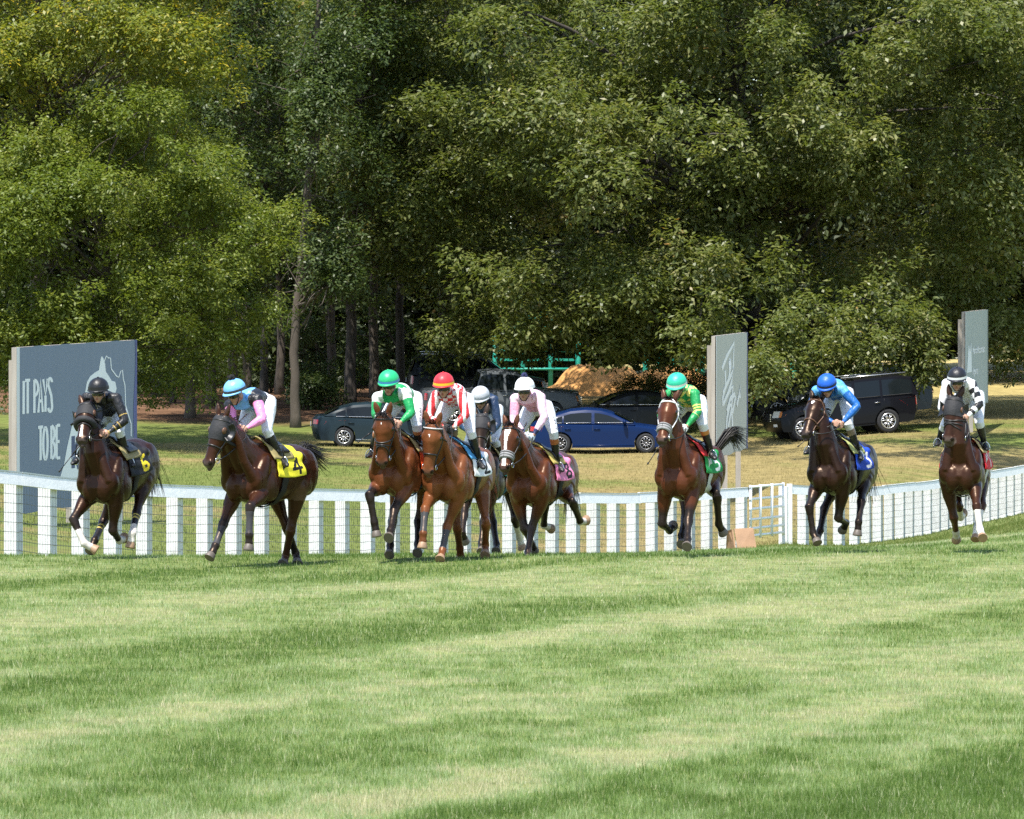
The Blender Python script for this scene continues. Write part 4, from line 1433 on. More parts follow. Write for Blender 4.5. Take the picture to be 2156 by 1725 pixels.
class Horse:
    pass

TORSO = [  # x, centre z, half height, half width
    (0.66, 1.16, 0.10, 0.08), (0.61, 1.14, 0.19, 0.140), (0.54, 1.13, 0.275, 0.215), (0.42, 1.165, 0.350, 0.262), (0.22, 1.19, 0.390, 0.290), (0.05, 1.18, 0.380, 0.305),
    (-0.15, 1.18, 0.360, 0.315), (-0.35, 1.20, 0.340, 0.310), (-0.52, 1.235, 0.310, 0.295), (-0.68, 1.255, 0.300, 0.290), (-0.84, 1.235, 0.275, 0.255), (-0.97, 1.20, 0.205, 0.185), (-1.04, 1.17, 0.09, 0.09)]
HEAD = [  # t along the head, half width, half depth, centre offset towards the jaw
    (0.0, 0.090, 0.080, 0.035), (0.10, 0.116, 0.115, 0.055), (0.22, 0.130, 0.138, 0.070), (0.34, 0.130, 0.148, 0.082), (0.46, 0.110, 0.135, 0.082), (0.60, 0.084, 0.100, 0.062),
    (0.74, 0.071, 0.076, 0.050), (0.86, 0.073, 0.070, 0.050), (0.95, 0.074, 0.064, 0.052), (1.0, 0.060, 0.048, 0.052)]
HL = 0.66

def make_horse(D):
    ox, oy, s = D['crop']
    q = lambda z: ((ox + z[0] / s) * 0.5989, (oy + z[1] / s) * 0.5989)
    d = D['d']
    yaw = math.radians(D['yaw'])
    f = Vector((math.sin(yaw), -math.cos(yaw), 0)); l = Vector((math.cos(yaw), math.sin(yaw), 0))
    pit = math.radians(D.get('pitch', 0))
    f2 = f * math.cos(pit) + UP * math.sin(pit); u2 = UP * math.cos(pit) - f * math.sin(pit)
    A = at(*q(D['sternum']), d)
    base = A - f2 * 0.50 - u2 * 0.86
    T = lambda x, y, z: base + f2 * x + l * y + u2 * z
    H = Horse(); H.T, H.f, H.l, H.u, H.q, H.d, H.D = T, f2, l, u2, q, d, D
    mb = MB()
    bones, bid = [], []
    def bone(a, b, r, nm):
        bones.append((a, b, r)); bid.append(nm)
    # trunk
    mb.tube([T(x, 0, z) for x, z, _, _ in TORSO], [w_ for *_, w_ in TORSO], 24, u_hint=l, rv=[h for _, _, h, _ in TORSO])
    bone(T(0.6, 0, 1.2), T(-0.95, 0, 1.25), 0.29, 'trunk')
    mb.ell(T(0.20, 0, 1.50), (0.30, 0.075, 0.115), (f2, l, u2))        # withers
    mb.ell(T(-0.62, 0, 1.44), (0.32, 0.16, 0.12), (f2, l, u2))         # croup
    for sd in (-1, 1):
        mb.ell(T(0.615, sd * 0.095, 1.04), (0.090, 0.105, 0.170), (f2, l, u2))           # breast
        mb.ell(T(0.575, sd * 0.195, 1.12), (0.095, 0.095, 0.150), (f2, l, u2))            # point of shoulder
        mb.ell(T(0.44, sd * 0.215, 1.20), (0.12, 0.075, 0.27), ((f2 + u2 * 0.55).normalized(), l, (u2 - f2 * 0.55).normalized()))
        mb.ell(T(0.28, sd * 0.245, 1.05), (0.18, 0.070, 0.19), (f2, l, u2))              # triceps
        mb.ell(T(0.50, sd * 0.13, 0.94), (0.11, 0.085, 0.11), (f2, l, u2))               # lower breast
        mb.ell(T(-0.70, sd * 0.175, 1.20), (0.27, 0.125, 0.30), (f2, l, u2))
        mb.ell(T(-0.46, sd * 0.235, 1.40), (0.10, 0.060, 0.06), (f2, l, u2))             # point of hip
        mb.ell(T(-0.48, sd * 0.225, 1.02), (0.11, 0.085, 0.12), (f2, l, u2))             # stifle
    # neck
    poll = at(*q(D['poll']), d - 0.0)
    N0 = T(0.34, 0, 1.34)
    # choose the poll's depth so that the neck has its length
    poll = lift(T(0.46, 0, 1.42), *q(D['poll']), D.get('neck', 0.74), False)
    N1 = T(0.50, 0, 1.34)
    mid = N1.lerp(poll, 0.5) + u2 * 0.03 - f2 * 0.01
    hy = math.radians(D.get('hyaw', 0)) + yaw
    hl = Vector((math.cos(hy), math.sin(hy), 0))
    muz = lift(poll, *q(D['muzzle']), HL, D.get('muz_away', False))
    ax = (muz - poll).normalized()
    hlat = (hl - ax * hl.dot(ax)).normalized()
    jaw = ax.cross(hlat).normalized()            # towards the throat
    if jaw.dot(poll - N1) > 0: jaw = -jaw
    thr = poll + jaw * 0.10 + ax * 0.05
    P = [N0 - f2 * 0.1, N0.lerp(N1, 0.6), N1.lerp(mid, 0.45), mid, mid.lerp(thr, 0.55), thr]
    NW = [0.200, 0.190, 0.150, 0.120, 0.104, 0.092]; ND = [0.30, 0.285, 0.222, 0.178, 0.150, 0.118]
    mb.tube(P, NW, 18, u_hint=l, rv=ND)
    for sd in (-1, 1):
        a_ = T(0.61, sd * 0.185, 1.14); b_ = thr + l * sd * 0.040 + jaw * 0.02
        mb.tube([a_, a_.lerp(b_, 0.3) + f2 * 0.03 - l * sd * 0.01, a_.lerp(b_, 0.65) + l * sd * 0.012, b_], [0.075, 0.066, 0.054, 0.044], 10)
    bone(N1, mid, 0.15, 'neck'); bone(mid, thr, 0.12, 'neck')
    H.neck = P
    # head
    hp = lambda t, lat=0.0, dep=0.0: poll + ax * (t * HL) + hlat * lat + jaw * dep
    H.hp, H.ax, H.hlat, H.jaw, H.poll, H.muz = hp, ax, hlat, jaw, poll, muz
    mb.tube([hp(t, 0, o_) for t, _, _, o_ in HEAD], [a for _, a, _, _ in HEAD], 18, u_hint=hlat, rv=[b for _, _, b, _ in HEAD])
    for sd in (-1, 1):
        mb.ell(hp(0.34, sd * 0.070, 0.130), (0.120, 0.046, 0.080), (ax, hlat, jaw))   # cheek
        mb.ell(hp(0.27, sd * 0.104, 0.020), (0.055, 0.032, 0.032), (ax, hlat, jaw))   # brow
        mb.ell(hp(0.91, sd * 0.053, 0.020), (0.042, 0.030, 0.032), (ax, hlat, jaw))   # nostril wing
        e0 = hp(0.01, sd * 0.062, 0.03)
        edir = (-ax * 0.9 - jaw * 0.25 * D.get('earf', 1) + hlat * sd * 0.28).normalized()
        es = (hlat * 0.8 - edir * hlat.dot(edir)).normalized()
        mb.tube([e0 - edir * 0.03, e0 + edir * 0.03, e0 + edir * 0.085, e0 + edir * 0.14, e0 + edir * 0.175], [0.034, 0.042, 0.045, 0.030, 0.008], 10, u_hint=es, rv=[0.030, 0.028, 0.026, 0.019, 0.007])
        bone(e0, e0 + edir * 0.17, 0.03, 'ear')
    mb.ell(hp(1.0, 0, 0.085), (0.045, 0.040, 0.028), (ax, hlat, jaw))                 # chin
    bone(hp(0.0, 0, 0.05), hp(0.5, 0, 0.07), 0.11, 'head'); bone(hp(0.5, 0, 0.06), hp(0.82, 0, 0.05), 0.068, 'nose'); bone(hp(0.86, 0, 0.05), hp(1.02, 0, 0.05), 0.062, 'muzzle')
    # legs
    H.hoofs = []
    for key in ('FR', 'FL', 'HR', 'HL'):
        J = D[key]
        sd = -1 if key[1] == 'R' else 1
        sg = J[-1]
        if key[0] == 'F':
            S0 = T(0.44, sd * 0.185, 1.12); E = T(0.42, sd * 0.185, 0.96) + f2 * D.get('ef' + key[1], 0)
            K = lift(E, *q(J[0]), 0.46, sg[0] == '+')
            Fe = lift(K, *q(J[1]), 0.355, sg[1] == '+')
            Ho = lift(Fe, *q(J[2]), 0.175, sg[2] == '+')
            mb.tube([S0, E, E.lerp(K, 0.35), E.lerp(K, 0.75), K], [0.100, 0.104, 0.096, 0.060, 0.060], 12, u_hint=l, rv=[0.14, 0.130, 0.108, 0.064, 0.062])
            mb.ell(E.lerp(K, 0.30) + f2 * 0.045, (0.05, 0.062, 0.12), (f2, l, (E - K).normalized()))
            mb.tube([E.lerp(K, 0.88), K, K.lerp(Fe, 0.14), K.lerp(Fe, 0.35), K.lerp(Fe, 0.8), Fe, Fe.lerp(Ho, 0.25)], [0.056, 0.068, 0.060, 0.047, 0.044, 0.056, 0.048], 12)
            bone(E, K, 0.075, key + 'arm'); bone(K, Fe, 0.042, key + 'cannon')
        else:
            S0 = T(-0.66, sd * 0.15, 1.20)
            E = T(-0.50, sd * 0.185, 0.99) + f2 * D.get('ef' + key, 0)
            K = lift(E, *q(J[0]), 0.52, sg[0] == '+')
            Fe = lift(K, *q(J[1]), 0.43, sg[1] == '+')
            Ho = lift(Fe, *q(J[2]), 0.18, sg[2] == '+')
            mb.tube([S0, E.lerp(S0, 0.3), E, E.lerp(K, 0.35), E.lerp(K, 0.72), K], [0.14, 0.14, 0.118, 0.092, 0.058, 0.058], 12, u_hint=l, rv=[0.25, 0.22, 0.17, 0.115, 0.068, 0.064])
            mb.tube([E.lerp(K, 0.9), K, K.lerp(Fe, 0.14), K.lerp(Fe, 0.35), K.lerp(Fe, 0.8), Fe, Fe.lerp(Ho, 0.25)], [0.056, 0.068, 0.060, 0.049, 0.045, 0.057, 0.048], 12)
            mb.ell(K + (K - E).normalized() * -0.0 - (Fe - K).normalized() * 0.06 - f2 * 0.02, (0.05, 0.04, 0.06), (f2, l, u2))
            bone(E, K, 0.085, key + 'arm'); bone(K, Fe, 0.043, key + 'cannon'); bone(S0, E, 0.15, 'trunk')
        pd = (Ho - Fe).normalized()
        cor = Fe + pd * 0.115
        mb.tube([Fe, Fe + pd * 0.05, cor], [0.055, 0.047, 0.055], 12)
        bone(Fe, cor, 0.045, key + 'pastern')
        H.hoofs.append((key, cor, pd, Fe, K))
    me = remesh(mb, 0.0125, 6)
    V, C, lt = mesh_arrays(me)
    idx, tt = nearest_bone(C, bones)
    nm = np.array(bid)[idx]
    coat = np.array(D['coat']); dark = np.array(D.get('dark', coat * 0.45)); blk = np.array(D.get('points', (0.014, 0.011, 0.010)))
    cols = np.tile(coat, (len(C), 1)).astype(float)
    # darker along the top line / neck, belly paler, grass bounce light painted in
    loc = np.stack([(C - np.array(base)) @ np.array(f2), (C - np.array(base)) @ np.array(l), (C - np.array(base)) @ np.array(u2)], 1)
    nz = vnoise(C[:, 0] * 1.0 + d, C[:, 2] * 1.0 + C[:, 1], 4.0, 31)
    mixd = np.clip(0.35 + 0.6 * (nz - 0.5) + D.get('darkness', 0.0), 0, 1)
    cols = cols * (1 - mixd[:, None] * 0.6) + dark * mixd[:, None] * 0.6
    flank = (nm == 'trunk') & (loc[:, 0] < -0.25) & (loc[:, 0] > -0.62) & (loc[:, 2] < 1.12)
    k = np.clip((1.12 - loc[:, 2]) / 0.25, 0, 1)[:, None] * flank[:, None]
    cols = cols * (1 - 0.35 * k) + np.array([0.20, 0.13, 0.075]) * 0.35 * k
    legdark = D.get('legs', {})
    for key in ('FR', 'FL', 'HR', 'HL'):
        sp = legdark.get(key, legdark.get('all', dict(black=0.75)))
        bl = sp.get('black', None)            # fraction down the arm where black begins
        pc = np.array(sp.get('pcol', blk))
        am = nm == key + 'arm'; cm = nm == key + 'cannon'; pm = nm == key + 'pastern'
        if bl is not None:
            w_ = np.clip((tt - bl) / 0.22, 0, 1)[:, None] * am[:, None]
            cols = cols * (1 - w_) + pc * w_
            cols[cm | pm] = pc
        if 'boot' in sp:                       # wrap over the cannon
            b0, b1, bc = sp['boot']
            sel = cm & (tt > b0) & (tt < b1)
            cols[sel] = bc
            if 'band' in sp:
                for bt in sp['band'][1]:
                    cols[cm & (abs(tt - bt) < 0.035)] = sp['band'][0]
        if 'sock' in sp:
            st = sp['sock']
            cols[pm] = (0.62, 0.58, 0.53)
            cols[cm & (tt > st + 0.06 * (nz - 0.5))] = (0.62, 0.58, 0.53)
    mz = nm == 'muzzle'
    wz = np.clip(tt * 1.4, 0, 1)[:, None] * mz[:, None]
    cols = cols * (1 - wz * 0.75) + np.array(D.get('nosecol', (0.055, 0.045, 0.042))) * wz * 0.75
    # blaze / star
    hv = C - np.array(poll)
    ht = hv @ np.array(ax) / HL; hlt = hv @ np.array(hlat); hj = hv @ np.array(jaw)
    onh = np.isin(nm, ['head', 'nose', 'muzzle']) & (hj < 0.05)
    for (t0, t1, w0, w1) in D.get('blaze', []):
        ww = np.interp(ht, [t0, t1], [w0, w1]) * (0.85 + 0.4 * nz)
        cols[onh & (ht > t0) & (ht < t1) & (abs(hlt - D.get('blx', 0)) < ww)] = (0.70, 0.66, 0.62)
    earm = nm == 'ear'
    cols[earm] = cols[earm] * 0.9 + 0.008
    # nostrils: dark inner skin, with the hollow's shade painted in
    for sd in (-1, 1):
        c = np.array(hp(0.935, sd * 0.062, 0.010))
        r = np.linalg.norm((C - c) / np.array([1, 1, 1]), axis=1)
        cols[r < 0.028] = (0.012, 0.008, 0.008)
    paint_faces(me, cols, lt)
    me.polygons.foreach_set('use_smooth', np.ones(len(me.polygons), bool))
    gb = T(0, 0, 0)
    root = thing('racehorse', (gb.x, gb.y, gz(gb.x, gb.y)), D['label'], 'horse', 'racehorses galloping on the turf')
    org = root.matrix_basis.translation
    me.transform(Matrix.Translation(-org))
    me.name = 'body'
    H.body = link('body', me, COAT, root)
    H.root = root
    V2 = V
    polys = [tuple(p.vertices) for p in me.polygons]
    H.bvh = BVHTree.FromPolygons([Vector(v) for v in V2], polys)
    # hooves
    for key, cor, pd, Fe, K in H.hoofs:
        fr = (f2 - pd * f2.dot(pd)).normalized() if abs(f2.dot(pd)) < 0.95 else (u2 - pd * u2.dot(pd)).normalized()
        sv = pd.cross(fr).normalized()
        h = MB()
        c0 = cor - pd * 0.012
        h.tube([c0, c0 + pd * 0.02, c0 + pd * 0.072 + fr * 0.012, c0 + pd * 0.082 + fr * 0.013], [0.046, 0.053, 0.066, 0.064], 16, u_hint=sv, rv=[0.050, 0.058, 0.074, 0.072])
        ho = h.build('hoof', HOOFB if 'sock' in legdark.get(key, {}) or D.get('palehoof') else HOOF, root, sharp=50)
    # eyes
    for sd in (-1, 1):
        MB().ell(hp(0.285, sd * 0.122, 0.028), (0.032, 0.022, 0.028), (ax, hlat, jaw)).build('eye', EYEM, root)
    # tail
    hr = np.random.default_rng(int(d * 10) % 1000)
    hm = HAIRR if D.get('redhair') else HAIR
    tb = T(-1.0, 0, 1.30)
    tw = [tb, tb - f2 * 0.09 + u2 * 0.01, tb - f2 * 0.15 - u2 * 0.14, tb - f2 * 0.17 - u2 * 0.34, tb - f2 * 0.19 - u2 * 0.58]
    if 'tail' in D:
        tw = [tb]
        for i, z in enumerate(D['tail']):
            tw.append(at(*q(z), tb.y + 0.10 * (i + 1)))
    mbt = MB()
    def cr(P, t):
        n_ = len(P) - 1
        x = min(t * n_, n_ - 1e-6); i_ = int(x); w_ = x - i_
        g_ = lambda k_: P[max(0, min(n_, k_))]
        a_, b_, c_, e_ = g_(i_ - 1), g_(i_), g_(i_ + 1), g_(i_ + 2)
        return 0.5 * ((2 * b_) + (c_ - a_) * w_ + (2 * a_ - 5 * b_ + 4 * c_ - e_) * w_ * w_ + (3 * b_ - a_ - 3 * c_ + e_) * w_ ** 3)
    for k in range(230):
        spread = Vector(hr.normal(size=3)); s2 = Vector(hr.normal(size=3))
        tmax = 0.55 + 0.45 * hr.random()
        sp = []
        for i in range(9):
            t = tmax * i / 8
            w_ = 0.022 + 0.135 * t ** 1.2
            sp.append(cr(tw, t) + spread * w_ * 0.62 + s2 * (0.035 * t * t) * math.sin(3 * t + k))
        mbt.tube(sp, [0.0075 * (1 - 0.75 * i / 8) for i in range(9)], 3, cap=False)
    tag(mbt.build('tail', hm, root), kind='stuff')
    # mane and forelock
    mbm = MB()
    crest = []
    cp = [N1 + u2 * 0.20 - f2 * 0.06, mid + u2 * 0.10 - f2 * 0.13, poll + u2 * 0.01 - f2 * 0.02]
    for k in range(70):
        t = hr.random()
        a = (cp[0].lerp(cp[1], t * 2) if t < 0.5 else cp[1].lerp(cp[2], t * 2 - 1)) + Vector(hr.normal(size=3)) * 0.010
        hit = H.bvh.find_nearest(a)
        a = hit[0]
        dr = (hit[1] * 0.6 - f2 * 0.9 + l * hr.normal(0, 0.35)).normalized()
        ln = 0.06 + 0.06 * hr.random()
        mbm.tube([a - dr * 0.01, a + dr * ln * 0.5, a + dr * ln - u2 * 0.03], [0.007, 0.006, 0.002], 4, cap=False)
    if not D.get('hood'):
        for k in range(80):
            a = hp(-0.01 + 0.03 * hr.random(), hr.normal(0, 0.030), 0.01)
            dr = (-ax * (0.9 if D.get('tuft') else 0.35) + ax * 0.5 * hr.random() - jaw * 0.7 + hlat * hr.normal(0, 0.4)).normalized()
            ln = 0.05 + 0.08 * hr.random()
            mbm.tube([a, a + dr * ln * 0.6, a + dr * ln + ax * 0.03], [0.0045, 0.0035, 0.0015], 3, cap=False)
    tag(mbm.build('mane', hm, root), kind='stuff')
    # ---- tack
    tackroot = root
    strap = {'black': LEATHER, 'brown': BROWNL, 'white': WHITEL}[D.get('bridle', 'black')]
    def hsec(t):
        ts = [h[0] for h in HEAD]
        return [float(np.interp(t, ts, [h[i] for h in HEAD])) for i in (1, 2, 3)]
    def ring(t0, t1, a0=0, a1=360, r=0.011, grow=0.010, n=28):
        """strap round the head; t0 at the front of the face, t1 at the jaw"""
        pts = []
        for k in range(n + 1):
            a = math.radians(a0 + (a1 - a0) * k / n)
            w_ = (1 - math.cos(a)) / 2
            t = t0 + (t1 - t0) * w_
            hw, hd, of = hsec(t)
            o_ = hp(t, math.sin(a) * (hw + 0.10), of - math.cos(a) * (hd + 0.10))
            c_ = hp(t, 0, of)
            hit = H.bvh.ray_cast(o_, (c_ - o_).normalized(), (c_ - o_).length)
            pts.append(hit[0] + (o_ - c_).normalized() * grow * 0.4 if hit[0] is not None else hp(t, math.sin(a) * (hw + grow), of - math.cos(a) * (hd + grow)))
        return pts
    br = MB().tube(ring(0.60, 0.62), 0.012, 6, cap=False).build('noseband', {'grey': GREYL}.get(D.get('nose'), strap), root)
    if D.get('nose') == 'grey':
        g_ = MB(); g_.tube(ring(0.66, 0.68, grow=0.02), 0.020, 8, cap=False); g_.tube(ring(0.71, 0.73, grow=0.02), 0.020, 8, cap=False); sub('fleece_wrap', g_, GREYL, br)
    MB().tube(ring(0.11, 0.09, -105, 105), 0.011, 6, cap=False).build('browband', mat('silver_browband', (0.45, 0.45, 0.45), rough=0.35) if D.get('brow') == 'silver' else strap, root)
    MB().tube(ring(-0.0, 0.40), 0.009, 6, cap=False).build('throat_lash', strap, root)
    for sd in (-1, 1):
        pts = []
        for k in range(8):
            t = 0.06 + 0.78 * k / 7
            hw, hd, of = hsec(t)
            o_ = hp(t, sd * 0.25, of + 0.02); c_ = hp(t, 0, of + 0.02)
            hit = H.bvh.ray_cast(o_, (c_ - o_).normalized())
            pts.append(hit[0] + hlat * sd * 0.006 if hit[0] is not None else hp(t, sd * (hw + 0.006), of + 0.02))
        MB().tube(pts, 0.009, 6).build('cheek_strap', strap, root)
        bc = pts[-1] + hlat * sd * 0.012 + jaw * 0.02
        MB().tube([bc + ax * (0.034 * math.cos(2 * math.pi * k / 12)) + jaw * (0.034 * math.sin(2 * math.pi * k / 12)) for k in range(13)], 0.0055, 6, cap=False).build('bit_ring', STEEL, root)
        setattr(H, 'bit' + ('L' if sd > 0 else 'R'), bc)
    if D.get('figure8'):
        MB().tube(ring(0.56, 0.40, -120, 120), 0.011, 6, cap=False).build('crossed_noseband', strap, root)
        MB().tube(ring(0.62, 0.86), 0.011, 6, cap=False).build('crossed_noseband', strap, root)
    if D.get('roll'):
        tag(MB().tube(ring(0.50, 0.50, -110, 110, grow=0.03), 0.042, 8).build('shadow_roll', HOOD, root))
    if D.get('hood'):
        vs, fs = [], []
        n, m = 28, 12
        for j in range(m + 1):
            t0 = 0.0 + (D['hood'] - 0.0) * j / m
            for k in range(n):
                a = 2 * math.pi * k / n
                t = t0 + 0.03 * (1 - math.cos(a)) / 2 * (j / m) * -1
                hw, hd, of = hsec(t)
                o_ = hp(t, math.sin(a) * 0.3, of - math.cos(a) * 0.3); c_ = hp(t, 0, of)
                hit = H.bvh.ray_cast(o_, (c_ - o_).normalized(), (c_ - o_).length)
                vs.append(hit[0] + (o_ - c_).normalized() * 0.008 if hit[0] is not None and (hit[0] - c_).length < 0.26 else hp(t, math.sin(a) * (hw + 0.008), of - math.cos(a) * (hd + 0.008)))
        for j in range(m):
            for k in range(n):
                k2 = (k + 1) % n
                fs.append((j * n + k, j * n + k2, (j + 1) * n + k2, (j + 1) * n + k))
        hd_ = MB().add(vs, fs).build('blinker_hood', HOOD, root)
        for sd in (-1, 1):
            # open eye with its rim and the blinker cup behind it
            e = hp(0.285, sd * 0.124, 0.020)
            rim = MB(); rim.ell(e, (0.045, 0.020, 0.040), (ax, hlat, jaw)); sub('eye_opening', rim, BROWNL, hd_)
            cup = MB()
            vs, fs = [], []
            for j in range(5):
                for k in range(9):
                    a = math.radians(-80 + 160 * k / 8)
                    rr = 0.060 + 0.012 * j
                    vs.append(hp(0.285, sd * (0.118 + 0.020 * j), 0.03) + jaw * (rr * math.cos(a)) + ax * (rr * 1.1 * math.sin(a)))
            for j in range(4):
                for k in range(8):
                    a = j * 9 + k
                    fs.append((a, a + 1, a + 10, a + 9))
            cup.add(vs, fs)
            co = sub('blinker_cup', cup, DARKP, hd_)
            so_ = co.modifiers.new('thick', 'SOLIDIFY'); so_.thickness = 0.006
    # saddle cloth, saddle, girth
    def trunk_pt(x, ang, off):
        """ang from the top (0) down each side, degrees, left positive"""
        zc = float(np.interp(-x, [-t[0] for t in TORSO], [t[1] for t in TORSO]))
        a = math.radians(ang)
        c_ = T(x, 0, zc); dr = l * math.sin(a) + u2 * math.cos(a)
        hit = H.bvh.ray_cast(c_ + dr * 0.8, -dr)
        p_ = hit[0] if hit[0] is not None and (hit[0] - c_).length < 0.5 else c_ + dr * 0.36
        return p_ + dr * off
    def patch(x0, x1, a0, a1, off, nx, na, colf, nm_, m_, thick=0.012, flare=0.0):
        vs, fs, cs = [], [], []
        for i in range(nx + 1):
            for j in range(na + 1):
                x = x0 + (x1 - x0) * i / nx; a = a0 + (a1 - a0) * j / na
                rip = 0.006 * math.sin(a * 0.21 + x * 9) + flare * max(0, abs(a) - 70) / 40 * (i / nx) * 0.12
                vs.append(trunk_pt(x, a, off + rip))
        for i in range(nx):
            for j in range(na):
                q_ = i * (na + 1) + j
                fs.append((q_, q_ + 1, q_ + na + 2, q_ + na + 1))
                cs.append(colf(1 - (i + 0.5) / nx, a0 + (a1 - a0) * (j + 0.5) / na))
        vs = np.array(vs) - np.array(org)
        me_ = np_mesh(nm_, vs, np.array(fs), {'col': np.array(cs)}, smooth=True)
        o_ = link(nm_, me_, m_, root)
        so_ = o_.modifiers.new('thick', 'SOLIDIFY'); so_.thickness = thick; so_.offset = 1
        return o_
    DIG = {1: [[(0.5, 0), (0.5, 1)], [(0.5, 1), (0.3, 0.8)]], 2: [[(0.2, 0.8), (0.35, 1), (0.65, 1), (0.8, 0.8), (0.8, 0.62), (0.2, 0.0), (0.85, 0.0)]],
           3: [[(0.2, 1), (0.8, 1), (0.45, 0.6), (0.75, 0.5), (0.8, 0.2), (0.6, 0.0), (0.2, 0.05)]], 4: [[(0.7, 0), (0.7, 1), (0.15, 0.3), (0.9, 0.3)]],
           5: [[(0.8, 1), (0.25, 1), (0.2, 0.55), (0.6, 0.6), (0.8, 0.35), (0.65, 0.02), (0.2, 0.05)]], 6: [[(0.75, 1), (0.35, 0.85), (0.2, 0.4), (0.3, 0.05), (0.65, 0.0), (0.8, 0.25), (0.65, 0.5), (0.25, 0.4)]],
           7: [[(0.15, 1), (0.85, 1), (0.4, 0)]], 8: [[(0.5, 0.52), (0.22, 0.72), (0.3, 0.98), (0.7, 0.98), (0.78, 0.72), (0.5, 0.52), (0.18, 0.28), (0.28, 0.02), (0.72, 0.02), (0.82, 0.28), (0.5, 0.52)]],
           9: [[(0.25, 0.0), (0.65, 0.15), (0.8, 0.6), (0.7, 0.95), (0.35, 1.0), (0.2, 0.75), (0.35, 0.5), (0.75, 0.6)]]}
    def segd(px, py, a, b):
        vx, vy = b[0] - a[0], b[1] - a[1]
        t = max(0, min(1, ((px - a[0]) * vx + (py - a[1]) * vy) / (vx * vx + vy * vy)))
        return math.hypot(px - a[0] - t * vx, py - a[1] - t * vy)
    def cloth_col(fx, ang):
        # number stands in the rear part of the cloth, on each side
        u = (0.52 - fx) / 0.44
        if ang < 0: u = 1 - u
        v = 1 - (abs(ang) - 56) / 32
        if -0.1 < u < 1.1 and -0.1 < v < 1.1:
            for pl in DIG[D['num']]:
                for a_, b_ in zip(pl[:-1], pl[1:]):
                    if segd(u, v, a_, b_) < 0.11:
                        return D['numcol']
        if abs(ang) > 91 and D.get('trim') is not None:
            return D['trim']
        return D['cloth']
    o_ = patch(0.20, -0.41, -95, 95, 0.010, 34, 96, cloth_col, 'saddle_cloth', CLOTH, flare=0.5)
    o_['label'] = D['clabel']
    patch(0.26, -0.22, -56, 56, 0.026, 14, 24, lambda a, b: D.get('pad', (0.30, 0.24, 0.10)), 'saddle_pad', CLOTH, 0.012)
    sd_ = patch(0.14, -0.14, -44, 44, 0.045, 10, 18, lambda a, b: (0.014, 0.012, 0.012), 'saddle', attr_mat('saddle_leather', rough=0.4, spec=0.5), 0.02)
    gm_ = patch(0.10, -0.02, 60, 300, 0.016, 3, 44, lambda a, b: D.get('girth', (0.016, 0.015, 0.016)), 'girth', CLOTH, 0.008)
    return H

# ------------------------------------------------------------------ riders
SKIN = (0.40, 0.22, 0.15)
WHITEC = (0.68, 0.69, 0.72)
BLACKC = (0.012, 0.012, 0.013)

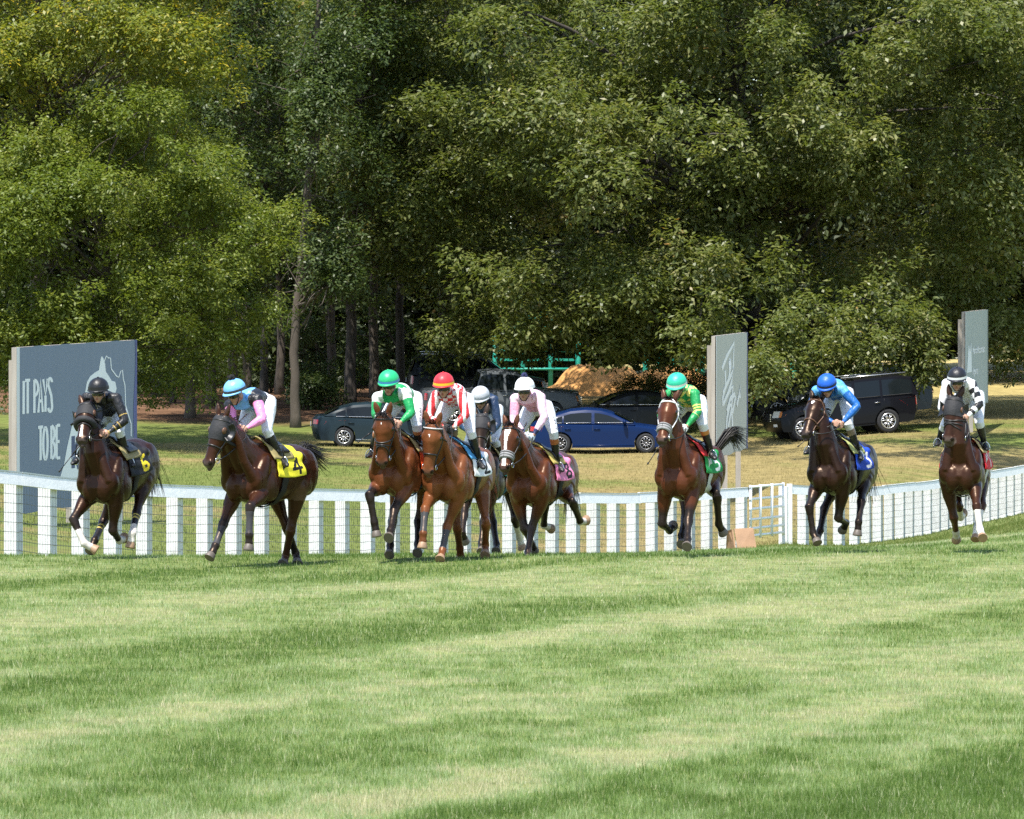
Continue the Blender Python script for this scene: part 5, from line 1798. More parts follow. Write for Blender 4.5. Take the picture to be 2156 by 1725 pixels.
def make_rider(H, D):
    J = D['J']
    q, T, l, f, u = H.q, H.T, H.l, H.f, H.u
    dflt = {'pelvis': (-0.13, 0, 1.80), 'neck': (0.34, 0, 2.00), 'head': (0.46, 0, 2.13), 'shL': (0.28, 0.19, 1.97), 'shR': (0.28, -0.19, 1.97), 'elL': (0.34, 0.30, 1.74), 'elR': (0.34, -0.30, 1.74),
            'haL': (0.52, 0.07, 1.62), 'haR': (0.52, -0.07, 1.62), 'hipL': (-0.13, 0.10, 1.80), 'hipR': (-0.13, -0.10, 1.80), 'knL': (0.20, 0.26, 1.56), 'knR': (0.20, -0.26, 1.56),
            'anL': (0.00, 0.34, 1.24), 'anR': (0.00, -0.34, 1.24), 'toL': (0.15, 0.36, 1.19), 'toR': (0.15, -0.36, 1.19)}
    P = {}
    for k, v in dflt.items():
        w = T(*v)
        if k in J:
            w = at(*q(J[k]), w.y)
        P[k] = w
    # mirror what the photograph hides
    for k in ('sh', 'el', 'ha', 'hip', 'kn', 'an', 'to'):
        a, b = k + 'L', k + 'R'
        for x, y in ((a, b), (b, a)):
            if x in J and y not in J and k not in ('ha',):
                d0 = P[x] - T(*dflt[x])
                P[y] = T(*dflt[y]) + u * d0.dot(u) * 0.8 - l * d0.dot(l) * 0.5 + f * d0.dot(f)
    if 'haL' in J and 'haR' not in J:
        P['haR'] = P['haL'] - l * 0.10 + u * 0.01 + f * 0.03
    if 'hipL' in J and 'pelvis' not in J:
        P['pelvis'] = P['hipL'] - l * 0.10
        P['hipR'] = P['pelvis'] - l * 0.10
    if 'head' in J and 'neck' not in J:
        P['neck'] = (P['shL'] + P['shR']) / 2 + u * 0.05 + f * 0.02
    smid = (P['shL'] + P['shR']) / 2
    for k in ('shL', 'shR'):
        P[k] = smid + (P[k] - smid) * 0.84 - u * 0.01
    neck, head, pel = P['neck'], P['head'], P['pelvis']
    # toes always forward of the ankle
    for s_ in 'LR':
        if 'to' + s_ not in J:
            P['to' + s_] = P['an' + s_] + f * 0.15 + l * (0.02 if s_ == 'L' else -0.02) - u * 0.05
    mb = MB()
    bones, bid = [], []
    def bone(a, b, r, nm):
        bones.append((a, b, r)); bid.append(nm)
    sl = (P['shL'] - P['shR']).normalized()
    sw = (P['shL'] - P['shR']).length / 2
    sc_ = (P['shL'] + P['shR']) / 2
    back = pel.lerp(sc_, 0.5) + u * 0.055
    mb.tube([pel - (sc_ - pel).normalized() * 0.08, pel, pel.lerp(back, 0.6), back, back.lerp(sc_, 0.6), sc_, sc_.lerp(neck, 0.7)],
            [0.10, 0.155, 0.150, 0.165, 0.180, sw * 0.86, 0.09], 20, u_hint=sl, rv=[0.09, 0.135, 0.125, 0.130, 0.128, 0.100, 0.075])
    bone(pel, back, 0.13, 'back'); bone(back, sc_, 0.13, 'chest')
    hd = (D.get('hdir'))
    hy = math.radians(D.get('look', 0))
    fh = Vector((f.x * math.cos(hy) - f.y * math.sin(hy), f.x * math.sin(hy) + f.y * math.cos(hy), 0)).normalized()
    pit = math.radians(D.get('nod', 12))
    hf = fh * math.cos(pit) - UP * math.sin(pit)
    hu = (UP * math.cos(pit) + fh * math.sin(pit))
    hs = hu.cross(hf).normalized()
    hs = -hs if hs.dot(l) < 0 else hs
    # head: skull, jaw, nose, lips, chin, ears
    mb.tube([sc_.lerp(neck, 0.3), neck, head - hu * 0.06 - hf * 0.02], [0.075, 0.06, 0.058], 12)
    bone(neck, head - hu * 0.09 - hf * 0.01, 0.055, 'neckskin')
    mb.ell(head, (0.078, 0.095, 0.10), (hs, hf, hu))
    mb.ell(head - hu * 0.075 + hf * 0.018, (0.060, 0.070, 0.075), (hs, hf, hu))
    mb.ell(head - hu * 0.125 + hf * 0.048, (0.032, 0.030, 0.026), (hs, hf, hu))      # chin
    mb.ell(head - hu * 0.052 + hf * 0.092, (0.013, 0.022, 0.026), (hs, hf, hu))      # nose
    mb.ell(head - hu * 0.092 + hf * 0.078, (0.024, 0.012, 0.010), (hs, hf, hu))      # mouth
    for s_ in (-1, 1):
        mb.ell(head - hu * 0.045 + hs * (s_ * 0.078), (0.012, 0.022, 0.032), (hs, hf, hu))
        mb.ell(head - hu * 0.055 + hs * (s_ * 0.042) + hf * 0.06, (0.024, 0.024, 0.020), (hs, hf, hu))
    bone(head, head - hu * 0.12 + hf * 0.03, 0.085, 'face')
    for s_ in 'LR':
        sg = 1 if s_ == 'L' else -1
        sh, el, ha, hip, kn, an, to = [P[k + s_] for k in ('sh', 'el', 'ha', 'hip', 'kn', 'an', 'to')]
        wr = ha + (el - ha).normalized() * 0.065
        mb.ell(sh, (0.080, 0.076, 0.074), (sl, f, u))
        mb.tube([sc_.lerp(sh, 0.5), sh, sh.lerp(el, 0.4), sh.lerp(el, 0.8), el], [0.085, 0.078, 0.070, 0.060, 0.055], 12)
        mb.tube([sh.lerp(el, 0.9), el, el.lerp(wr, 0.3), el.lerp(wr, 0.8), wr], [0.054, 0.055, 0.056, 0.042, 0.034], 12)
        bone(sh, el, 0.068, 'uarm' + s_); bone(el, wr, 0.046, 'farm' + s_)
        mb.tube([wr, ha], [0.031, 0.028], 10)
        bone(wr, ha, 0.026, 'wrist' + s_)
        mb.tube([pel.lerp(hip, 0.4), hip, hip.lerp(kn, 0.3), hip.lerp(kn, 0.75), kn], [0.12, 0.115, 0.108, 0.078, 0.066], 14)
        bone(hip, kn, 0.09, 'thigh' + s_)
        mb.tube([hip.lerp(kn, 0.92), kn, kn.lerp(an, 0.28), kn.lerp(an, 0.75), an], [0.064, 0.066, 0.061, 0.045, 0.040], 12)
        bone(kn, an, 0.052, 'shin' + s_)
        td = (to - an).normalized()
        mb.tube([an - td * 0.06 - u * 0.025, an - u * 0.025, an.lerp(to, 0.55) - u * 0.03, to - u * 0.02, to + td * 0.03 - u * 0.02], [0.030, 0.042, 0.040, 0.036, 0.018], 12, u_hint=l, rv=[0.028, 0.040, 0.034, 0.026, 0.014])
        bone(an - td * 0.04 - u * 0.03, to - u * 0.02, 0.035, 'foot' + s_)
    me = remesh(mb, 0.0095, 3)
    V, C, lt = mesh_arrays(me)
    idx, tt = nearest_bone(C, bones)
    nm = np.array(bid)[idx]
    cols = np.zeros((len(C), 3))
    cx = (C - np.array(sc_)) @ np.array(sl)
    sp = (C - np.array(sc_)) @ np.array((pel - sc_).normalized())      # down the spine
    upn = (C - np.array(sc_)) @ np.array(u)
    silk = D['silk']
    legc = np.array(WHITEC)
    for i in range(len(C)):
        n_ = nm[i]; t = tt[i]
        if n_ in ('chest', 'back'):
            if n_ == 'back' and t < 0.42: c = legc
            else: c = silk('body', cx[i], sp[i], t, upn[i])
        elif n_.startswith('uarm'): c = silk('uarm' + n_[-1], cx[i], sp[i], t, upn[i])
        elif n_.startswith('farm'): c = silk('farm' + n_[-1], cx[i], sp[i], t, upn[i])
        elif n_.startswith('wrist'): c = D.get('cuff', SKIN)
        elif n_.startswith('thigh'): c = legc
        elif n_.startswith('shin'): c = legc if t < D.get('boot', 0.16) else (D['boottop'] if 'boottop' in D and t < 0.38 else BLACKC)
        elif n_.startswith('foot'): c = BLACKC
        elif n_ == 'neckskin': c = D.get('collar', SKIN)
        else: c = SKIN
        cols[i] = c
    # lips
    lp_ = np.linalg.norm(C - np.array(head - hu * 0.092 + hf * 0.088), axis=1) < 0.020
    cols[lp_ & (nm == 'face')] = (0.30, 0.12, 0.09)
    paint_faces(me, cols, lt)
    me.polygons.foreach_set('use_smooth', np.ones(len(me.polygons), bool))
    root = thing('person', pel, D['label'], 'person', 'jockeys riding in the race')
    org = root.matrix_basis.translation
    bvh = BVHTree.FromPolygons([Vector(v) for v in V], [tuple(p.vertices) for p in me.polygons])
    me.transform(Matrix.Translation(-org)); me.name = 'body'
    link('body', me, SILK, root)
    # helmet with silk cover, band, peak, button
    hc = head + hu * 0.045 - hf * 0.005
    hmat = mat('helmet_' + D['hname'], D['helm'], rough=0.42, spec=0.4, bump=0.4, bscale=16)
    mh = MB()
    n, m = 28, 12
    vs, fs = [], []
    for j in range(m + 1):
        th = math.radians(2 + 100 * j / m)
        for k in range(n):
            a = 2 * math.pi * k / n
            rx, ry, rz = 0.130, 0.150, 0.126
            vs.append(hc + hs * (rx * math.sin(th) * math.cos(a)) + hf * (ry * math.sin(th) * math.sin(a)) + hu * (rz * math.cos(th)))
    for j in range(m):
        for k in range(n):
            k2 = (k + 1) % n
            fs.append((j * n + k, (j + 1) * n + k, (j + 1) * n + k2, j * n + k2))
    fs.append(tuple(range(n)))
    mh.add(vs, fs)
    hel = mh.build('helmet', hmat, root)
    so_ = hel.modifiers.new('thick', 'SOLIDIFY'); so_.thickness = 0.010; so_.offset = 1
    bm_ = mat('band_' + D['hname'], D.get('band', [c * 0.8 for c in D['helm']]), rough=0.5)
    pts = [hc + hs * (0.125 * math.cos(2 * math.pi * k / 32)) + hf * (0.145 * math.sin(2 * math.pi * k / 32)) - hu * 0.016 for k in range(33)]
    b_ = MB()
    b_.tube(pts, [0.006] * 33, 6, u_hint=hf, cap=False)
    vs, fs = [], []
    for k in range(33):
        a = 2 * math.pi * k / 32
        for z_, gr in ((0.012, 0.000), (-0.022, 0.003)):
            vs.append(hc + hs * ((0.1325 + gr) * math.cos(a)) + hf * ((0.1525 + gr) * math.sin(a)) + hu * z_)
    b2 = MB().add(vs, [(2 * k, 2 * k + 1, 2 * k + 3, 2 * k + 2) for k in range(32)])
    sub('band', b2, bm_, hel)
    # peak
    vs, fs = [], []
    for k in range(15):
        a = math.radians(15 + 150 * k / 14)
        e = math.sin(math.radians(180 * k / 14)) ** 0.8
        for r_, z_ in ((0, 0), (0.5, -0.005), (1, -0.016)):
            vs.append(hc + hs * ((0.129 + 0.010 * r_) * math.cos(a)) + hf * ((0.146 + 0.044 * r_ * e) * math.sin(a)) + hu * (z_ - 0.022))
    for k in range(14):
        for j in range(2):
            a = k * 3 + j
            fs.append((a, a + 1, a + 4, a + 3))
    pk = sub('peak', MB().add(vs, fs), hmat, hel)
    so_ = pk.modifiers.new('thick', 'SOLIDIFY'); so_.thickness = 0.006
    bt = MB()
    if 'pom' in D:
        pr = np.random.default_rng(3)
        for _ in range(60):
            v_ = Vector(unit(pr.normal(size=3)))
            bt.tube([hc + hu * 0.130, hc + hu * 0.142 + v_ * 0.045], [0.010, 0.004], 4)
        sub('pompom', bt, mat('pom_' + D['hname'], D['pom'], rough=0.9), hel)
    else:
        bt.ell(hc + hu * 0.128, (0.014, 0.014, 0.009), (hs, hf, hu)); sub('button', bt, hmat, hel)
    # goggles and strap
    vs, fs = [], []
    for k in range(17):
        a = math.radians(18 + 144 * k / 16)
        br_ = abs(k - 8) / 8
        for z_ in (-0.012, -0.028, -0.046 - 0.010 * (1 - abs(br_ - 0.5) * 2), -0.052 - 0.008 * (1 - abs(br_ - 0.5) * 2) + 0.020 * max(0, 1 - br_ * 5)):
            vs.append(head + hs * (0.085 * math.cos(a)) + hf * (0.106 * math.sin(a)) + hu * (z_ + 0.004))
    for k in range(16):
        for j in range(3):
            a = k * 4 + j
            fs.append((a, a + 1, a + 5, a + 4))
    go = MB().add(vs, fs).build('goggles', LENS, root)
    so_ = go.modifiers.new('thick', 'SOLIDIFY'); so_.thickness = 0.012; so_.offset = 1
    st_ = MB()
    for s_ in (-1, 1):
        st_.tube([head + hs * (s_ * 0.080) + hf * 0.035 - hu * 0.02, head + hs * (s_ * 0.073) + hf * 0.045 - hu * 0.08, head + hs * (s_ * 0.03) + hf * 0.055 - hu * 0.146], 0.006, 5)
    st_.tube([head + hs * 0.03 + hf * 0.055 - hu * 0.146, head - hs * 0.03 + hf * 0.055 - hu * 0.146], 0.006, 5)
    st_.build('chin_strap', DARKP, root)
    # hands closed on the reins
    hmt = mat('glove_' + D['hname'], D['glove'], rough=0.7, bump=0.2) if 'glove' in D else mat('skin', SKIN, rough=0.5, noise=0.1)
    for s_ in 'LR':
        sg = 1 if s_ == 'L' else -1
        ha, el = P['ha' + s_], P['el' + s_]
        fd = (ha - el).normalized()                       # knuckle direction
        pn = (UP * 0.3 + l * sg * 0.6 + f * 0.2)           # back of the hand
        pn = (pn - fd * pn.dot(fd)).normalized()
        cr = fd.cross(pn).normalized()                    # across the knuckles
        if cr.z < 0: cr = -cr                             # thumb side up
        g = MB()
        g.ell(ha + fd * 0.012, (0.045, 0.022, 0.042), (fd, pn, cr))
        for k, (off, ln) in enumerate(((0.030, 0.92), (0.010, 1.0), (-0.011, 0.95), (-0.031, 0.78))):
            k0 = ha + fd * 0.045 + cr * off + pn * 0.008
            k1 = k0 + fd * (0.030 * ln) - pn * 0.012
            k2 = k1 - pn * (0.030 * ln) - fd * 0.006
            k3 = k2 - fd * (0.022 * ln) - pn * 0.002
            g.tube([k0 - fd * 0.02, k0, k1, k2, k3], [0.0105, 0.0105, 0.010, 0.009, 0.0075], 8)
        t0 = ha + cr * 0.034 - fd * 0.012 - pn * 0.006
        g.tube([t0, t0 + cr * 0.018 + fd * 0.022 - pn * 0.010, t0 + cr * 0.012 + fd * 0.050 - pn * 0.020, t0 + cr * 0.004 + fd * 0.066 - pn * 0.026], [0.013, 0.012, 0.0105, 0.008], 8)
        hm_ = remesh(g, 0.0055, 2)
        hm_.transform(Matrix.Translation(-org))
        hm_.polygons.foreach_set('use_smooth', np.ones(len(hm_.polygons), bool))
        hm_.name = 'glove' if 'glove' in D else 'hand'
        link(hm_.name, hm_, hmt, root)
    # stirrups
    for s_ in 'LR':
        an, to = P['an' + s_], P['to' + s_]
        c_ = an.lerp(to, 0.5) - u * 0.066
        ir = MB()
        pts = [c_ + l * (0.060 * math.cos(math.radians(a))) + u * (0.11 * max(0, math.sin(math.radians(a)))) for a in range(0, 181, 15)]
        ir.tube(pts, 0.006, 6)
        ir.tube([c_ - l * 0.06, c_ + l * 0.06], 0.010, 6)
        io = ir.build('stirrup_iron', STEEL, H.root)
        lt_ = MB()
        hit = H.bvh.find_nearest(c_ + u * 0.40)
        lt_.tube([c_ + u * 0.11, c_ + u * 0.25 - l * (0.02 if s_ == 'L' else -0.02), hit[0] + hit[1] * 0.06], 0.010, 5)
        lt_.build('stirrup_leather', LEATHER, H.root)
    # reins: from the bit to the hands
    for s_ in 'LR':
        bit = H.bitL if s_ == 'L' else H.bitR
        ha = P['ha' + s_]
        mid = bit.lerp(ha, 0.5) - u * D.get('slack', 0.05)
        hit = H.bvh.find_nearest(mid)
        sd = 1 if s_ == 'L' else -1
        mid = mid + l * sd * 0.04
        pts = [bit, bit.lerp(mid, 0.5) - u * 0.015, mid, mid.lerp(ha, 0.5) - u * 0.01, ha]
        out = []
        for p_ in pts:
            hit = H.bvh.find_nearest(p_)
            if hit[0] is not None and (p_ - hit[0]).dot(hit[1]) < 0.01:
                p_ = hit[0] + hit[1] * 0.012
            out.append(p_)
        MB().tube(out, 0.0085, 6).build('rein', LEATHER, H.root)
    # whip
    if 'whip' in D:
        a, b = D['whip']
        hh = P['haR'] if D.get('whand', 'R') == 'R' else P['haL']
        A_ = at(*q(a), hh.y - 0.02); B_ = at(*q(b), hh.y - 0.12)
        wroot = thing('whip', A_, D['wlabel'], 'whip', 'whips in the jockeys hands')
        MB().tube([A_, A_.lerp(B_, 0.35)], [0.011, 0.009], 6).build('handle', LEATHER, wroot)
        MB().tube([A_.lerp(B_, 0.35), A_.lerp(B_, 0.9)], [0.007, 0.005], 6).build('shaft', LEATHER, wroot)
        MB().tube([A_.lerp(B_, 0.9), B_], [0.010, 0.012], 6).build('flap', LEATHER, wroot)
    # lettering down the breeches
    if 'legtext' in D:
        hip, kn = P['hipL'], P['knL']
        dn = (kn - hip).normalized()
        cu = bpy.data.curves.new('t', 'FONT'); cu.body = D['legtext']; cu.size = 0.052; cu.resolution_u = 2
        ob = bpy.data.objects.new('t', cu); COL.objects.link(ob)
        dg = bpy.context.evaluated_depsgraph_get()
        tm = bpy.data.meshes.new_from_object(ob.evaluated_get(dg)); bpy.data.objects.remove(ob)
        view = Vector((0.55, -0.83, 0)).normalized()
        start = kn.lerp(hip, 0.12)
        side = view.cross(-dn).normalized()
        for v in tm.vertices:
            p_ = start - dn * (v.co.x) + side * (v.co.y - 0.02)
            hit = bvh.ray_cast(p_ + view * 0.6, -view)
            p_ = hit[0] + view * 0.004 if hit[0] is not None and (hit[0] - p_).length < 0.25 else p_ + view * 0.09
            v.co = p_ - org
        tm.name = 'lettering'
        link('lettering', tm, DARKP, root)
    return root

G0 = (0.012, 0.30, 0.085)
def s_black(part, x, s, t, u):
    if part.startswith('farm') or part.startswith('uarm'):
        b = (t * 3.2) % 1
        if part.startswith('farm') and 0.42 < b < 0.60: return (0.42, 0.29, 0.07)
        if part.startswith('uarm') and t > 0.6 and 0.40 < b < 0.52: return (0.42, 0.29, 0.07)
    return (0.011, 0.011, 0.012)
def s_bluepink(part, x, s, t, u):
    if part == 'body':
        if abs(x) < 0.105: return (0.16, 0.40, 0.72)
        return (0.012, 0.012, 0.015)
    if part.startswith('uarm') and t < 0.18: return (0.012, 0.012, 0.015)
    return (0.80, 0.27, 0.55)
def s_green(part, x, s, t, u):
    if part == 'body':
        if s < 0.03 and abs(x) > 0.10: return (0.62, 0.68, 0.63)
        if 0.0 < s < 0.2 and abs(x) < 0.05 and u < -0.02: return (0.42, 0.50, 0.43)
        if s > 0.14 and int(s * 9) % 2: return (0.55, 0.66, 0.58)
        return G0
    if part.startswith('uarm') and t < 0.32: return (0.62, 0.68, 0.63)
    if part.startswith('farm') and 0.05 < t < 0.25: return (0.55, 0.66, 0.58)
    return G0
def s_check(part, x, s, t, u):
    R_, W_ = (0.56, 0.022, 0.028), (0.70, 0.67, 0.67)
    if part == 'body':
        return R_ if (math.floor(x / 0.066) + math.floor((u - s) / 0.062)) % 2 else W_
    if part.startswith('uarm'): return W_ if abs(math.sin(x * 34)) > 0.72 else R_
    return R_ if abs(math.sin(x * 30 + 0.6)) < 0.85 else W_
def s_navy(part, x, s, t, u):
    if part.startswith('farm'): return (0.035, 0.085, 0.17)
    return (0.014, 0.032, 0.075)
def s_pink(part, x, s, t, u):
    if part == 'body' and abs(x) < 0.11 and u < 0.02 and s > -0.02: return (0.66, 0.34, 0.46)
    if part.startswith('farm') and t > 0.86: return (0.02, 0.025, 0.08)
    if part == 'uarmR': return (0.70, 0.34, 0.46) if 0.2 < t < 0.75 else (0.74, 0.50, 0.60)
    return (0.74, 0.50, 0.60)
def s_diamond(part, x, s, t, u):
    Y_ = (0.72, 0.66, 0.16); G_ = (0.012, 0.27, 0.075)
    if part == 'body':
        a = x / 0.13; b = (u - s) / 0.17
        return Y_ if (math.floor(a + b) + math.floor(a - b)) % 2 else G_
    if part.startswith('uarm') and 0.62 < t: return Y_ if int(t * 14) % 2 else G_
    if part.startswith('farm') and t < 0.3: return Y_ if int(t * 14) % 2 else G_
    return G_
def s_blue(part, x, s, t, u):
    if part == 'body' and u > 0.03: return (0.10, 0.35, 0.66)
    if part.startswith('uarm') and t < 0.25: return (0.10, 0.35, 0.66)
    return (0.012, 0.115, 0.40)
def s_white(part, x, s, t, u):
    K_, W_ = (0.012, 0.012, 0.013), (0.76, 0.77, 0.78)
    if part == 'body':
        if abs(x) < 0.06 and 0.02 < s < 0.16 and u < 0: return K_ if (abs(x) + abs(s - 0.09)) < 0.085 else W_
        return W_
    if part.endswith('L'):
        b = int(t * 4.4)
        return K_ if (b + (1 if x > 0.215 and part[0] == 'u' else 0)) % 2 else W_
    return W_

BAY = (0.118, 0.037, 0.0125); DBAY = (0.024, 0.0082, 0.0040); CHEST = (0.175, 0.058, 0.0205)
C1 = (0, 1150, 2.03); C2 = (600, 1250, 2.24); C3 = (1200, 1250, 2.30); C4 = (1600, 1250, 2.30); C5 = (2150, 1150, 2.157); C6 = (2650, 1250, 2.465); C7 = (3100, 1050, 1.916)
BLACKLEG = dict(all=dict(black=0.62))

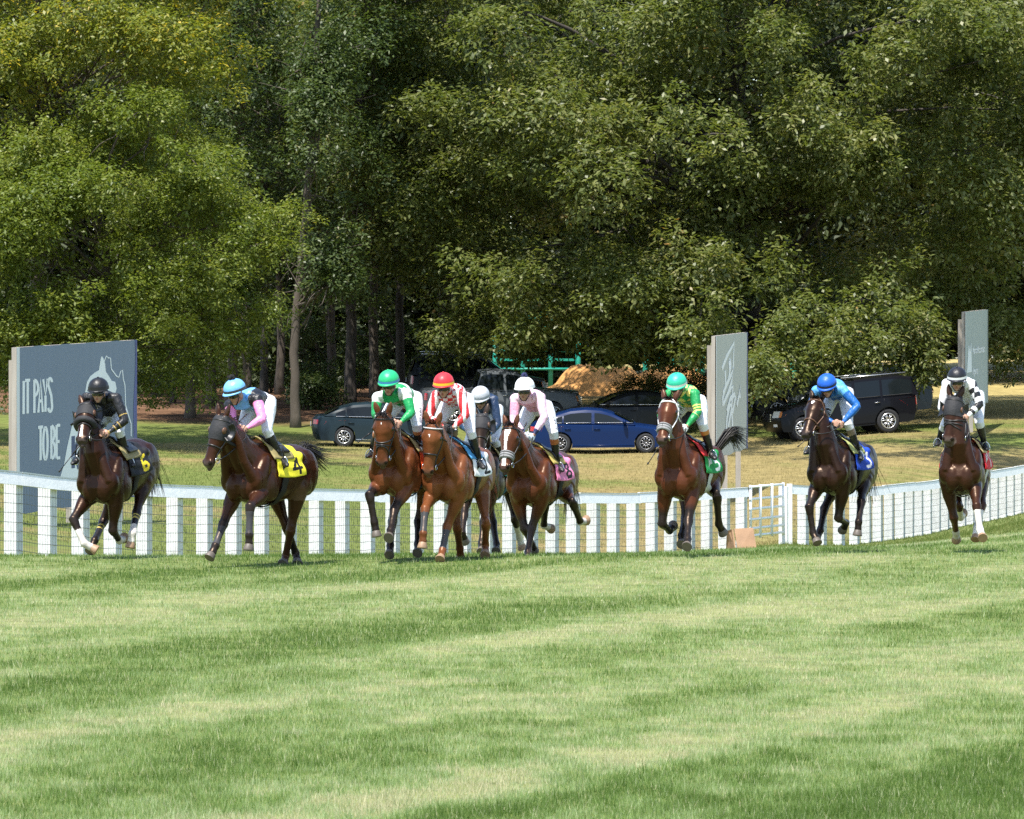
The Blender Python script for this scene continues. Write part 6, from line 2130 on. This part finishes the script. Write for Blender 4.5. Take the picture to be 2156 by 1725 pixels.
HORSES = [
 dict(crop=C1, d=60, yaw=-18, pitch=-6, sternum=(720, 1255), poll=(612, 520), muzzle=(575, 812), hyaw=-2,
  FR=[(524, 1372), (600, 1545), (690, 1592), '---'], FL=[(795, 1545), (852, 1525), (888, 1512), '-++'], HR=[(738, 1390), (675, 1525), (640, 1605), '---'], HL=[(975, 1325), (945, 1475), (930, 1580), '---'],
  coat=DBAY, dark=(0.011, 0.006, 0.0045), hood=0.36, roll=True, bridle='black', num=6, cloth=(0.012, 0.012, 0.014), numcol=(0.75, 0.58, 0.02), clabel='black saddle cloth with a yellow number',
  legs=dict(FR=dict(black=0.7, sock=0.45), FL=dict(black=0.8, sock=0.8), HR=dict(black=0.8, boot=(0.25, 0.9, (0.016, 0.016, 0.02)), band=((0.42, 0.33, 0.08), (0.32, 0.45))), HL=dict(black=0.8, boot=(0.1, 0.62, (0.016, 0.016, 0.02)), band=((0.42, 0.33, 0.08), (0.2, 0.33)), sock=0.62)),
  blaze=[(0.62, 0.9, 0.012, 0.02)], label='dark bay horse in a black hood and shadow roll, black saddle cloth',
  rider=dict(J=dict(head=(703, 455), shL=(848, 505), shR=(600, 500), elL=(893, 668), haL=(768, 757), hipL=(850, 620), knL=(850, 740), anL=(905, 925), toL=(950, 975), anR=(560, 925)),
   silk=s_black, helm=(0.010, 0.010, 0.011), hname='black_plain', look=6, nod=10, label='jockey in black silks with gold arm bands, black cap, bent low', whip=((578, 832), (420, 1036)), wlabel='whip held down beside the hooded horse with shadow roll', cuff=(0.40, 0.27, 0.08))),
 dict(crop=C2, d=58, yaw=-27, sternum=(585, 1150), poll=(395, 470), muzzle=(272, 870), hyaw=-14,
  FR=[(415, 1325), (352, 1500), (308, 1595), '---'], FL=[(625, 1190), (618, 1415), (616, 1545), '--+'], HR=[(925, 1385), (985, 1560), (1003, 1645), '-+-'], HL=[(940, 1410), (905, 1580), (888, 1650), '-+-'],
  coat=(0.036, 0.0112, 0.0046), dark=(0.012, 0.0058, 0.004), hood=0.48, bridle='black', num=4, cloth=(0.78, 0.68, 0.035), numcol=(0.012, 0.012, 0.012), clabel='bright yellow saddle cloth with a black number', tail=[(1040, 735), (1105, 775), (1150, 815), (1180, 830)],
  legs=dict(FR=dict(black=0.75, boot=(0.1, 0.95, (0.045, 0.045, 0.048))), FL=dict(black=0.8, boot=(0.1, 0.95, (0.05, 0.05, 0.055))), HR=dict(black=0.9), HL=dict(black=0.9, pcol=(0.05, 0.02, 0.012))),
  label='dark bay horse in a black blinker hood, yellow saddle cloth',
  rider=dict(J=dict(head=(508, 290), shL=(700, 335), shR=(448, 385), elL=(722, 500), haL=(590, 578), hipL=(765, 370), knL=(758, 590), anL=(868, 800), toL=(915, 850)),
   silk=s_bluepink, helm=(0.17, 0.44, 0.78), hname='light_blue', band=(0.03, 0.03, 0.035), pom=(0.012, 0.012, 0.013), look=-14, nod=20, label='jockey in light blue and black with pink sleeves, blue cap', whip=((600, 462), (540, 520)), wlabel='whip handle held upright beside the pink sleeves')),
 dict(crop=C3, d=59.5, yaw=-14, sternum=(410, 1115), poll=(335, 470), muzzle=(322, 925),
  FR=[(228, 1125), (278, 1415), (296, 1500), '--+'], FL=[(428, 1250), (398, 1415), (385, 1480), '---'], HR=[(405, 1390), (395, 1540), (390, 1620), '---'], HL=[(618, 1370), (618, 1530), (618, 1605), '---'],
  coat=BAY, dark=(0.040, 0.014, 0.007), figure8=True, bridle='black', num=7, cloth=(0.72, 0.085, 0.015), numcol=(0.012, 0.012, 0.012), girth=(0.03, 0.10, 0.32), clabel='orange saddle cloth', legs=dict(all=dict(black=0.55)), blaze=[(0.17, 0.21, 0.006, 0.006)],
  label='bright bay horse with black knees and crossed noseband, orange saddle cloth',
  rider=dict(J=dict(head=(385, 225), shL=(545, 300), shR=(272, 335), elL=(565, 465), haL=(472, 548), hipL=(590, 350), knL=(610, 560), anL=(625, 740), anR=(250, 770)),
   silk=s_green, helm=(0.02, 0.42, 0.16), hname='green', band=(0.05, 0.22, 0.42), look=-2, nod=16, collar=(0.45, 0.5, 0.46), label='jockey in green and silver silks, green cap, lettered breeches', legtext="JEFF RUBY'S", boottop=(0.45, 0.17, 0.07), whip=((240, 622), (135, 702)), wlabel='whip pointing out beside the orange saddle cloth horse')),
 dict(crop=C3, d=59.8, yaw=-16.5, sternum=(835, 1170), poll=(735, 545), muzzle=(688, 1000),
  FR=[(678, 1240), (662, 1440), (656, 1580), '---'], FL=[(855, 1385), (818, 1575), (800, 1655), '---'], HR=[(938, 1410), (958, 1560), (965, 1645), '-++'], HL=[(1170, 1365), (1165, 1535), (1165, 1620), '-+-'],
  coat=CHEST, dark=(0.075, 0.026, 0.012), redhair=True, tuft=True, brow='silver', bridle='black', num=2, cloth=(0.76, 0.77, 0.78), numcol=(0.012, 0.012, 0.012), clabel='white saddle cloth', pad=(0.08, 0.30, 0.55), palehoof=True,
  legs=dict(FR=dict(boot=(0.12, 1.0, (0.05, 0.052, 0.056))), FL=dict(boot=(0.22, 1.0, (0.055, 0.058, 0.064))), HR=dict(), HL=dict()), blaze=[(0.22, 0.28, 0.012, 0.008)], nosecol=(0.10, 0.06, 0.05),
  label='chestnut horse with grey leg wraps and white saddle cloth',
  rider=dict(J=dict(head=(828, 245), shL=(980, 305), shR=(752, 320), elL=(1005, 480), haL=(898, 592), hipL=(1010, 360), knL=(1045, 620), anL=(1108, 835), toL=(1150, 895)),
   silk=s_check, helm=(0.62, 0.03, 0.04), hname='red', band=(0.80, 0.50, 0.02), look=4, nod=12, glove=(0.012, 0.012, 0.013), label='jockey in red and white checks, red cap with yellow band', whip=((878, 500), (835, 555)), wlabel='whip handle held upright above the chestnut horse')),
 dict(crop=C4, d=66, yaw=-16, sternum=(185, 1150), poll=(205, 470), muzzle=(190, 800),
  FR=[(72, 1290), (58, 1435), (82, 1505), '--+'], FL=[(210, 1420), (212, 1520), (214, 1590), '---'], HR=[(318, 1410), (335, 1530), (335, 1590), '---'], HL=[(485, 1330), (520, 1470), (545, 1560), '-++'],
  coat=(0.020, 0.0115, 0.008), dark=(0.014, 0.010, 0.008), hood=0.40, bridle='black', num=9, cloth=(0.04, 0.40, 0.50), numcol=(0.012, 0.012, 0.012), girth=(0.02, 0.08, 0.14), clabel='turquoise saddle cloth', legs=dict(all=dict(black=0.5), HL=dict(black=0.6, sock=0.3)),
  label='near-black horse half hidden behind the chestnut, turquoise saddle cloth',
  rider=dict(J=dict(head=(206, 345), shL=(325, 355), shR=(125, 370), elL=(345, 555), haL=(268, 652), hipL=(330, 440), knL=(330, 690)),
   silk=s_navy, helm=(0.45, 0.47, 0.49), hname='grey', band=(0.30, 0.32, 0.33), look=2, nod=24, glove=(0.74, 0.75, 0.76), label='jockey in navy silks and grey cap, riding behind the others')),
 dict(crop=C4, d=63, yaw=-19, sternum=(590, 1195), poll=(443, 560), muzzle=(388, 925), hyaw=-6,
  FR=[(560, 1400), (620, 1525), (642, 1578), '-++'], FL=[(600, 1450), (590, 1590), (586, 1660), '---'], HR=[(728, 1210), (718, 1375), (775, 1398), '-++'], HL=[(955, 1200), (1012, 1345), (1062, 1340), '-++'],
  coat=(0.092, 0.0285, 0.0105), dark=(0.032, 0.012, 0.007), bridle='black', nose='grey', num=8, cloth=(0.78, 0.24, 0.42), numcol=(0.012, 0.012, 0.012), pad=(0.46, 0.36, 0.10), clabel='pink saddle cloth',
  legs=dict(all=dict(black=0.55, pcol=(0.03, 0.022, 0.02)), HL=dict(black=0.6, sock=0.97), HR=dict(black=0.6, sock=0.97)), blaze=[(0.14, 0.30, 0.045, 0.028), (0.30, 0.62, 0.026, 0.018), (0.66, 0.92, 0.03, 0.03)],
  label='bay horse with a broad white blaze, pink saddle cloth',
  rider=dict(J=dict(head=(563, 275), shL=(705, 335), shR=(470, 345), elL=(722, 500), haL=(630, 650), hipL=(730, 420), knL=(795, 620), anL=(822, 860), toL=(868, 918)),
   silk=s_pink, helm=(0.80, 0.80, 0.80), hname='white', band=(0.74, 0.74, 0.74), pom=(0.03, 0.035, 0.11), look=-2, nod=6, glove=(0.66, 0.72, 0.78), boottop=(0.42, 0.13, 0.045), boot=0.2, collar=(0.02, 0.02, 0.025), label='jockey in pale pink silks, white cap with navy pompom', legtext="JEFF RUBY'S", whip=((578, 545), (545, 610)), wlabel='whip handle held upright in the white gloves above the blazed horse')),
 dict(crop=C5, d=61, yaw=-18, sternum=(500, 1285), poll=(437, 545), muzzle=(370, 868),
  FR=[(380, 1525), (440, 1545), (468, 1512), '-++'], FL=[(582, 1470), (576, 1610), (574, 1670), '---'], HR=[(560, 1450), (530, 1585), (534, 1655), '---'], HL=[(800, 1290), (812, 1495), (848, 1560), '-++'],
  coat=(0.074, 0.0215, 0.0085), dark=(0.024, 0.009, 0.005), bridle='white', nose='grey', num=5, cloth=(0.015, 0.24, 0.06), numcol=(0.75, 0.76, 0.75), trim=(0.015, 0.24, 0.06), pad=(0.50, 0.03, 0.03), girth=(0.5, 0.52, 0.48), clabel='green saddle cloth', legs=dict(all=dict(black=0.5)), tail=[(880, 818), (925, 815), (955, 840), (972, 862)],
  label='bay horse in a white bridle with black legs, green saddle cloth',
  rider=dict(J=dict(head=(496, 445), shL=(645, 505), shR=(425, 505), elL=(655, 645), haL=(565, 760), hipL=(660, 570), knL=(690, 735), anL=(745, 930), toL=(785, 985)),
   silk=s_diamond, helm=(0.03, 0.46, 0.28), hname='sea_green', band=(0.66, 0.68, 0.62), look=2, nod=22, glove=(0.80, 0.80, 0.78), boottop=(0.50, 0.19, 0.05), boot=0.22, label='jockey in green and yellow diamonds, sea-green cap', whip=((372, 890), (272, 1042)), wlabel='whip hanging beside the white-bridled horse')),
 dict(crop=C6, d=64, yaw=-22, sternum=(650, 1185), poll=(540, 365), muzzle=(438, 690), hyaw=-6,
  FR=[(480, 1310), (512, 1535), (555, 1625), '---'], FL=[(722, 1468), (800, 1450), (772, 1512), '-++'], HR=[(612, 1325), (575, 1520), (540, 1600), '---'], HL=[(932, 1265), (908, 1445), (898, 1570), '---'],
  coat=(0.016, 0.0064, 0.0036), dark=(0.010, 0.0058, 0.0045), bridle='brown', num=3, cloth=(0.012, 0.06, 0.42), numcol=(0.76, 0.77, 0.78), pad=(0.36, 0.38, 0.14), clabel='royal blue saddle cloth with a white number', legs=dict(all=dict(black=0.5)), blaze=[(0.14, 0.22, 0.022, 0.010)],
  label='dark bay horse with a small white star, royal blue saddle cloth',
  rider=dict(J=dict(head=(635, 265), shL=(790, 290), shR=(525, 300), elL=(898, 440), haL=(765, 590), hipL=(800, 330), knL=(818, 590), anL=(905, 830), toL=(930, 880), anR=(490, 800)),
   silk=s_blue, helm=(0.012, 0.10, 0.50), hname='royal_blue', band=(0.012, 0.014, 0.03), look=4, nod=26, boottop=(0.20, 0.15, 0.11), label='jockey in royal blue silks and blue cap, bent over the neck', whip=((500, 690), (380, 792)), wlabel='whip held down beside the horse with a white star')),
 dict(crop=C7, d=63.5, yaw=-11, sternum=(530, 1300), poll=(490, 655), muzzle=(440, 965), hyaw=-4,
  FR=[(495, 1525), (500, 1575), (503, 1622), '-++'], FL=[(638, 1395), (662, 1560), (682, 1615), '---'], HR=[(520, 1400), (530, 1475), (548, 1450), '-++'], HL=[(675, 1390), (640, 1545), (630, 1625), '---'],
  coat=(0.030, 0.0102, 0.0046), dark=(0.013, 0.0065, 0.0045), hood=0.44, figure8=True, bridle='black', num=1, cloth=(0.55, 0.012, 0.022), numcol=(0.76, 0.77, 0.78), girth=(0.55, 0.55, 0.53), pad=(0.40, 0.31, 0.15), clabel='red saddle cloth with a white number',
  legs=dict(FR=dict(pcol=(0.05, 0.02, 0.012), black=0.9, sock=0.8), FL=dict(sock=0.2), HR=dict(black=0.9, pcol=(0.05, 0.02, 0.012), sock=0.2), HL=dict(black=0.9, pcol=(0.05, 0.02, 0.012), sock=0.3)), palehoof=True, nosecol=(0.10, 0.08, 0.07),
  label='dark bay horse in a black blinker hood with white socks, red saddle cloth',
  rider=dict(J=dict(head=(508, 545), shL=(620, 575), shR=(425, 570), elL=(660, 712), haL=(572, 800), hipL=(640, 660), knL=(655, 830), anL=(690, 970), toL=(708, 1005), anR=(385, 950)),
   silk=s_white, helm=(0.014, 0.014, 0.018), hname='black_white', band=(0.72, 0.72, 0.72), look=-2, nod=14, label='jockey in white with black checked sleeve, black cap with white band')),
]
for D in HORSES:
    Hh = make_horse(D)
    make_rider(Hh, D['rider'])
